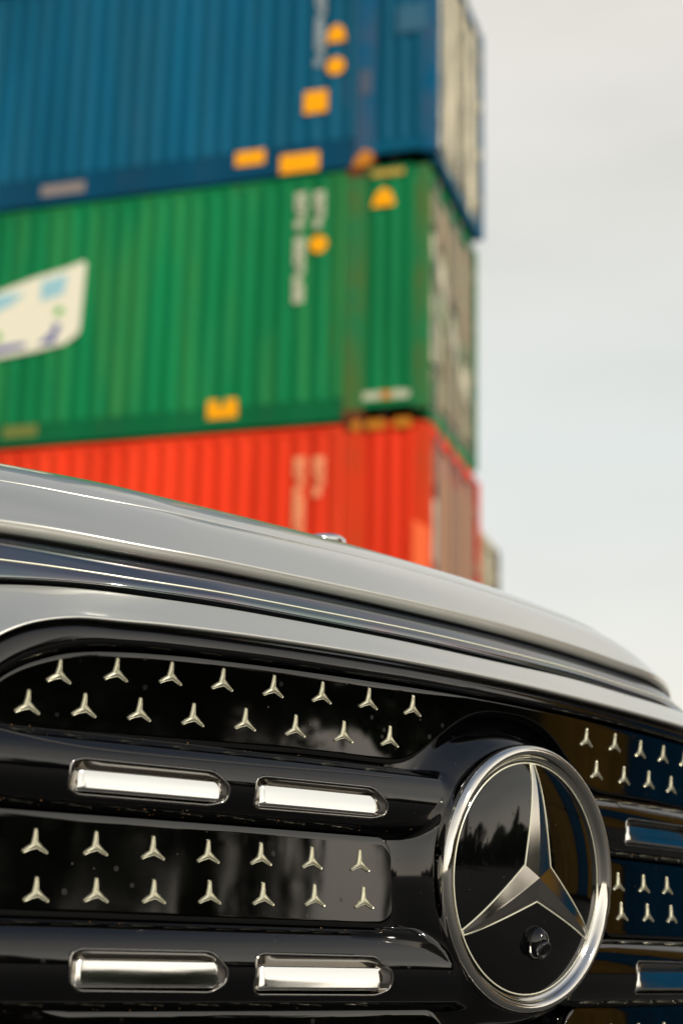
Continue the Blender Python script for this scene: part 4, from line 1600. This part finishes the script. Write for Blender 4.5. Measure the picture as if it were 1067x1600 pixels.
def smooth_row(w, n_=7):
    return np.convolve(np.pad(w, n_ // 2, mode='edge'), np.ones(n_) / n_, 'valid')


W = {k: smooth_row(curve(k, uc)) for k in CUR}


def loft(rows, name, mat, par):
    V = []
    for w, d, m_ in rows:
        V += P(uc, w, d, m_).tolist()
    return mesh_obj(name, V, grid_faces(len(rows), len(uc)), mat, par)


# dark recess behind the seams
loft([(W['L8'] - 0.004, -0.030, 0.6), (W['L7'] + 0.004, -0.034, 0.8), (W['L5'] - 0.003, -0.056, 1), (W['L4'] + 0.003, -0.056, 1)], 'seam_channel', M['rubber'], car)
# light band cover: lower facet, bright guide line, upper facet
rows = [(W['L7'] - 0.0005, -0.030, 0.8), (W['L7'], -0.0155, 0.8)]
rows += [(W['L7'] + (W['L6'] - W['L7']) * t, -0.0145 + (-0.0185 + 0.0145) * t + 0.0012 * math.sin(math.pi * t), 0.8 + 0.1 * t) for t in np.linspace(0.05, 0.95, 7)]
rows += [(W['L6'] + (W['L5'] - W['L6']) * t, -0.0190 + (-0.037 + 0.019) * t + 0.0016 * math.sin(math.pi * t), 0.9 + 0.1 * t) for t in np.linspace(0.05, 0.97, 9)]
rows += [(W['L5'], -0.0385, 1), (W['L5'] + 0.0003, -0.055, 1)]
band = loft(rows, 'light_band', M['band'], car)
loft([(W['L6'] - 0.0009, -0.0192, 0.9), (W['L6'] - 0.0005, -0.0176, 0.9), (W['L6'] + 0.0004, -0.0178, 0.9), (W['L6'] + 0.0010, -0.0198, 0.9)], 'light_guide', M['starline'], band)

# hood
w4, w3, w2, w1 = W['L4'], W['L3'], W['L2'], W['L1']
rows = [(w4 + 0.0006, -0.060, 1), (w4 + 0.0001, -0.0395, 1), (w4, -0.0350, 1), (w4 + 0.0008, -0.0328, 1)]
rows += [(w4 + (w3 - w4) * t, -0.0322 + 0.0008 * t, 1) for t in (0.3, 0.6, 0.85)]
rows += [(w3 - 0.0006, -0.0314, 1), (w3 + 0.0004, -0.0316, 1), (w3 + 0.0013, -0.0324, 1)]
for t in np.linspace(0.08, 0.97, 12):
    rows.append((w3 + (w2 - w3) * (t + 0.10 * math.sin(math.pi * t)), -0.0318 + (-0.085 + 0.0318) * t, 1))
# small sharp fold running across the hood
rows += [(w2 - 0.0006, -0.0851, 1), (w2 - 0.0001, -0.0849, 1), (w2 + 0.0004, -0.0852, 1), (w2 + 0.0008, -0.0860, 1)]
g1 = (w1 - w2) / 0.055
for q in np.linspace(0.1, 1.0, 8):
    D_ = 0.055 * q
    rows.append((w2 + 0.0008 + (w1 - w2 - 0.0008) * (q + 0.09 * math.sin(math.pi * q)), -0.085 - D_, 1))
side = np.clip((np.abs(uc) - 0.30) / 0.44, 0, 1)
for d, dw in ((-0.155, 0.0053), (-0.175, 0.0118), (-0.20, 0.0195), (-0.235, 0.0290), (-0.28, 0.039), (-0.36, 0.053), (-0.50, 0.071), (-0.72, 0.091), (-0.95, 0.105), (-1.20, 0.115)):
    k_ = min(1.0, max(0.0, -d - 0.20) / 0.5)
    rows.append((w1 + dw + k_ * 0.06 * side ** 1.2 , d, 1.0 - 0.9 * k_))
hood = loft(rows, 'hood', M['silver'], car)

# flat round badge lying on the hood's nose
V, F = [], []
bu, bd = 0.004, -0.215
prof = [(1.0, -0.004), (1.0, 0.0008), (0.9, 0.0020), (0.6, 0.0026), (0.02, 0.0030)]
seg = 28
sl_ = 0.27
wb = float(np.interp(bu, uc, w1)) + 0.0158
for rr_, hh in prof:
    for i in range(seg):
        t = 2 * math.pi * i / seg
        x = rr_ * 0.027 * math.cos(t)
        y = rr_ * 0.027 * math.sin(t)
        V.append((bu + x, -(S(bu) + bd - y * math.cos(sl_)) , EZ + wb + hh - y * math.sin(sl_)))
for i in range(len(prof) - 1):
    for j in range(seg):
        q = (j + 1) % seg
        F.append((i * seg + j, i * seg + q, (i + 1) * seg + q, (i + 1) * seg + j)[::-1])
mesh_obj('hood_badge', V, F, M['bright_chrome'], hood)

# ---- the rest of the body, behind and beside the nose (out of frame or hidden by the hood)
ZG = -EZ


def body_section(v, hw, sill, belt, top, tw):
    """half outline right side from sill to the roof centre: (u, w)"""
    return [(hw * 0.93, sill), (hw, sill + 0.10), (hw * 1.0, (sill + belt) / 2), (hw * 0.98, belt - 0.05), (hw * 0.93, belt), (tw, top - 0.03), (tw * 0.8, top), (0, top + 0.015)]


hood_back = W['L1'][110] + 0.108
secs = []
for v, hw, belt, top, tw in ((-0.42, 0.84, 0.20, 0.245, 0.70), (-0.60, 0.90, 0.26, 0.27, 0.72), (-0.95, 0.93, 0.30, 0.315, 0.72), (-1.25, 0.94, 0.33, 0.345, 0.70),
                             (-2.0, 0.95, 0.36, 0.375, 0.66), (-3.4, 0.95, 0.38, 0.40, 0.66), (-4.1, 0.90, 0.36, 0.38, 0.60), (-4.35, 0.80, 0.25, 0.27, 0.5)):
    secs.append((v, body_section(v, hw, -0.42, belt, top, tw)))
V, F = [], []
for v, s_ in secs:
    full = [(-a, b_) for a, b_ in s_[:-1]] + [s_[-1]] + s_[:-1][::-1]
    for a, b_ in full:
        # keep the middle low under the hood
        if v > -1.22 and abs(a) < 0.73:
            b_ -= 0.10
        V.append((a, -v, EZ + b_))
nc = len(full)
F = [f for f in grid_faces(len(secs), nc)]
F.append([(len(secs) - 1) * nc + i for i in range(nc)][::-1])
mesh_obj('body_shell', V, F, M['silver'], car)
# nose corners joining bumper skin, band and fenders
for sgn in (-1, 1):
    V, F = [], []
    uo = np.array([0.73, 0.78, 0.82, 0.84])
    for k_, (a, vv) in enumerate(((0.70, None), (0.78, -0.30), (0.83, -0.38), (0.845, -0.46))):
        for b_ in np.linspace(-0.38, 0.165 if k_ == 0 else 0.21, 8):
            v_ = float(S(a)) - 0.045 + 0.6 * float(ext(a)) if vv is None else vv
            V.append((sgn * a, -v_ + 0.0, EZ + b_))
    F = grid_faces(4, 8)
    if sgn < 0:
        F = [f[::-1] for f in F]
    mesh_obj('front_fender', V, F, M['silver'], car)
    # headlamp at the corner
    V = [P(sgn * 0.50, 0.118, 0.004).tolist(), P(sgn * 0.66, 0.100, 0.010).tolist(), P(sgn * 0.66, 0.045, 0.010).tolist(), P(sgn * 0.50, 0.055, 0.004).tolist(),
         P(sgn * 0.505, 0.112, 0.014).tolist(), P(sgn * 0.65, 0.096, 0.020).tolist(), P(sgn * 0.65, 0.05, 0.020).tolist(), P(sgn * 0.505, 0.06, 0.014).tolist()]
    F = [(4, 5, 6, 7), (0, 1, 5, 4), (1, 2, 6, 5), (2, 3, 7, 6), (3, 0, 4, 7)]
    mesh_obj('headlight', V, F, M['lamp'], car, smooth=False)
# cabin
cab = [(-1.18, 0.68, 0.33, 0.0), (-1.95, 0.56, 0.78, 0.0), (-2.6, 0.55, 0.83, 0.0), (-3.4, 0.54, 0.76, 0.0), (-4.05, 0.58, 0.37, 0.0)]
V = []
for v, tw, tz, _ in cab:
    bz = 0.34
    for a, b_ in ((-0.80, bz), (-tw, tz - 0.02 if tz > 0.4 else bz + 0.01), (-tw * 0.6, tz + 0.012), (0, tz + 0.02), (tw * 0.6, tz + 0.012), (tw, tz - 0.02 if tz > 0.4 else bz + 0.01), (0.80, bz)):
        V.append((a, -v, EZ + b_))
gf = grid_faces(5, 7)
glass = [f for i, f in enumerate(gf) if i // 6 in (0, 3) or i % 6 in (0, 5)]
roof = [f for i, f in enumerate(gf) if i // 6 in (1, 2) and i % 6 not in (0, 5)]
mesh_obj('window_glass', V, glass, M['window'], car)
mesh_obj('roof', V, roof, M['silver'], car)
# wheels
for v in (-0.72, -3.55):
    for sgn in (-1, 1):
        w_ = MB().cyl((sgn * 0.72, -v, 0.34), (sgn * 0.955, -v, 0.34), 0.34, 36)
        wh = w_.build('wheel', M['tyre'], car, True)
        rm = MB().cyl((sgn * 0.90, -v, 0.34), (sgn * 0.962, -v, 0.34), 0.235, 30)
        for k_ in range(5):
            t = k_ * 2 * math.pi / 5
            rm.box(min(sgn * 0.955, sgn * 0.972), max(sgn * 0.955, sgn * 0.972), -v - 0.02 + 0.1 * math.cos(t), -v + 0.02 + 0.1 * math.cos(t), 0.34 - 0.02 + 0.1 * math.sin(t), 0.34 + 0.02 + 0.1 * math.sin(t))
        rm.build('rim', M['alloy'], wh)
# crumbs of dirt caught along the louvre edges
r_ = random.Random(5)
V, F = [], []
for _ in range(70):
    u = r_.uniform(-0.42, -0.10) if r_.random() < 0.8 else r_.uniform(0.12, 0.35)
    w = r_.choice((0.0245, 0.0262, 0.0690, 0.1285, -0.0905, -0.0415)) + r_.uniform(-0.0012, 0.0012)
    if w > 0.12:
        d0 = 0.0045
    else:
        d0 = louvre_d(u, w)
    s_ = r_.uniform(0.00025, 0.0007)
    n0 = len(V)
    for a, b_, c_ in ((1, 0, 0), (0, 1, 0), (-1, 0, 0), (0, -1, 0), (0, 0, 1)):
        V.append(P(u + a * s_ * r_.uniform(0.6, 1.5), w + b_ * s_ * r_.uniform(0.5, 1.1), d0 + 0.0001 + c_ * s_).tolist())
    F += [(n0, n0 + 1, n0 + 4), (n0 + 1, n0 + 2, n0 + 4), (n0 + 2, n0 + 3, n0 + 4), (n0 + 3, n0, n0 + 4)]
dirt = mesh_obj('dirt_crumbs', V, F, newmat('dirt', (0.22, 0.11, 0.04), 0.9), car, smooth=False)
dirt['kind'] = 'stuff'
# dark valance under the bumper skin, closing the nose towards the ground
vu = np.linspace(-0.80, 0.80, 41)
V = []
for b_, d in ((-0.10, -0.05), (-0.30, -0.03), (-0.42, -0.04), (-0.46, -0.10), (-0.46, -0.60)):
    V += P(vu, b_, d, 0.4).tolist()
mesh_obj('lower_valance', V, [f[::-1] for f in grid_faces(5, 41)], M['rubber'], car)
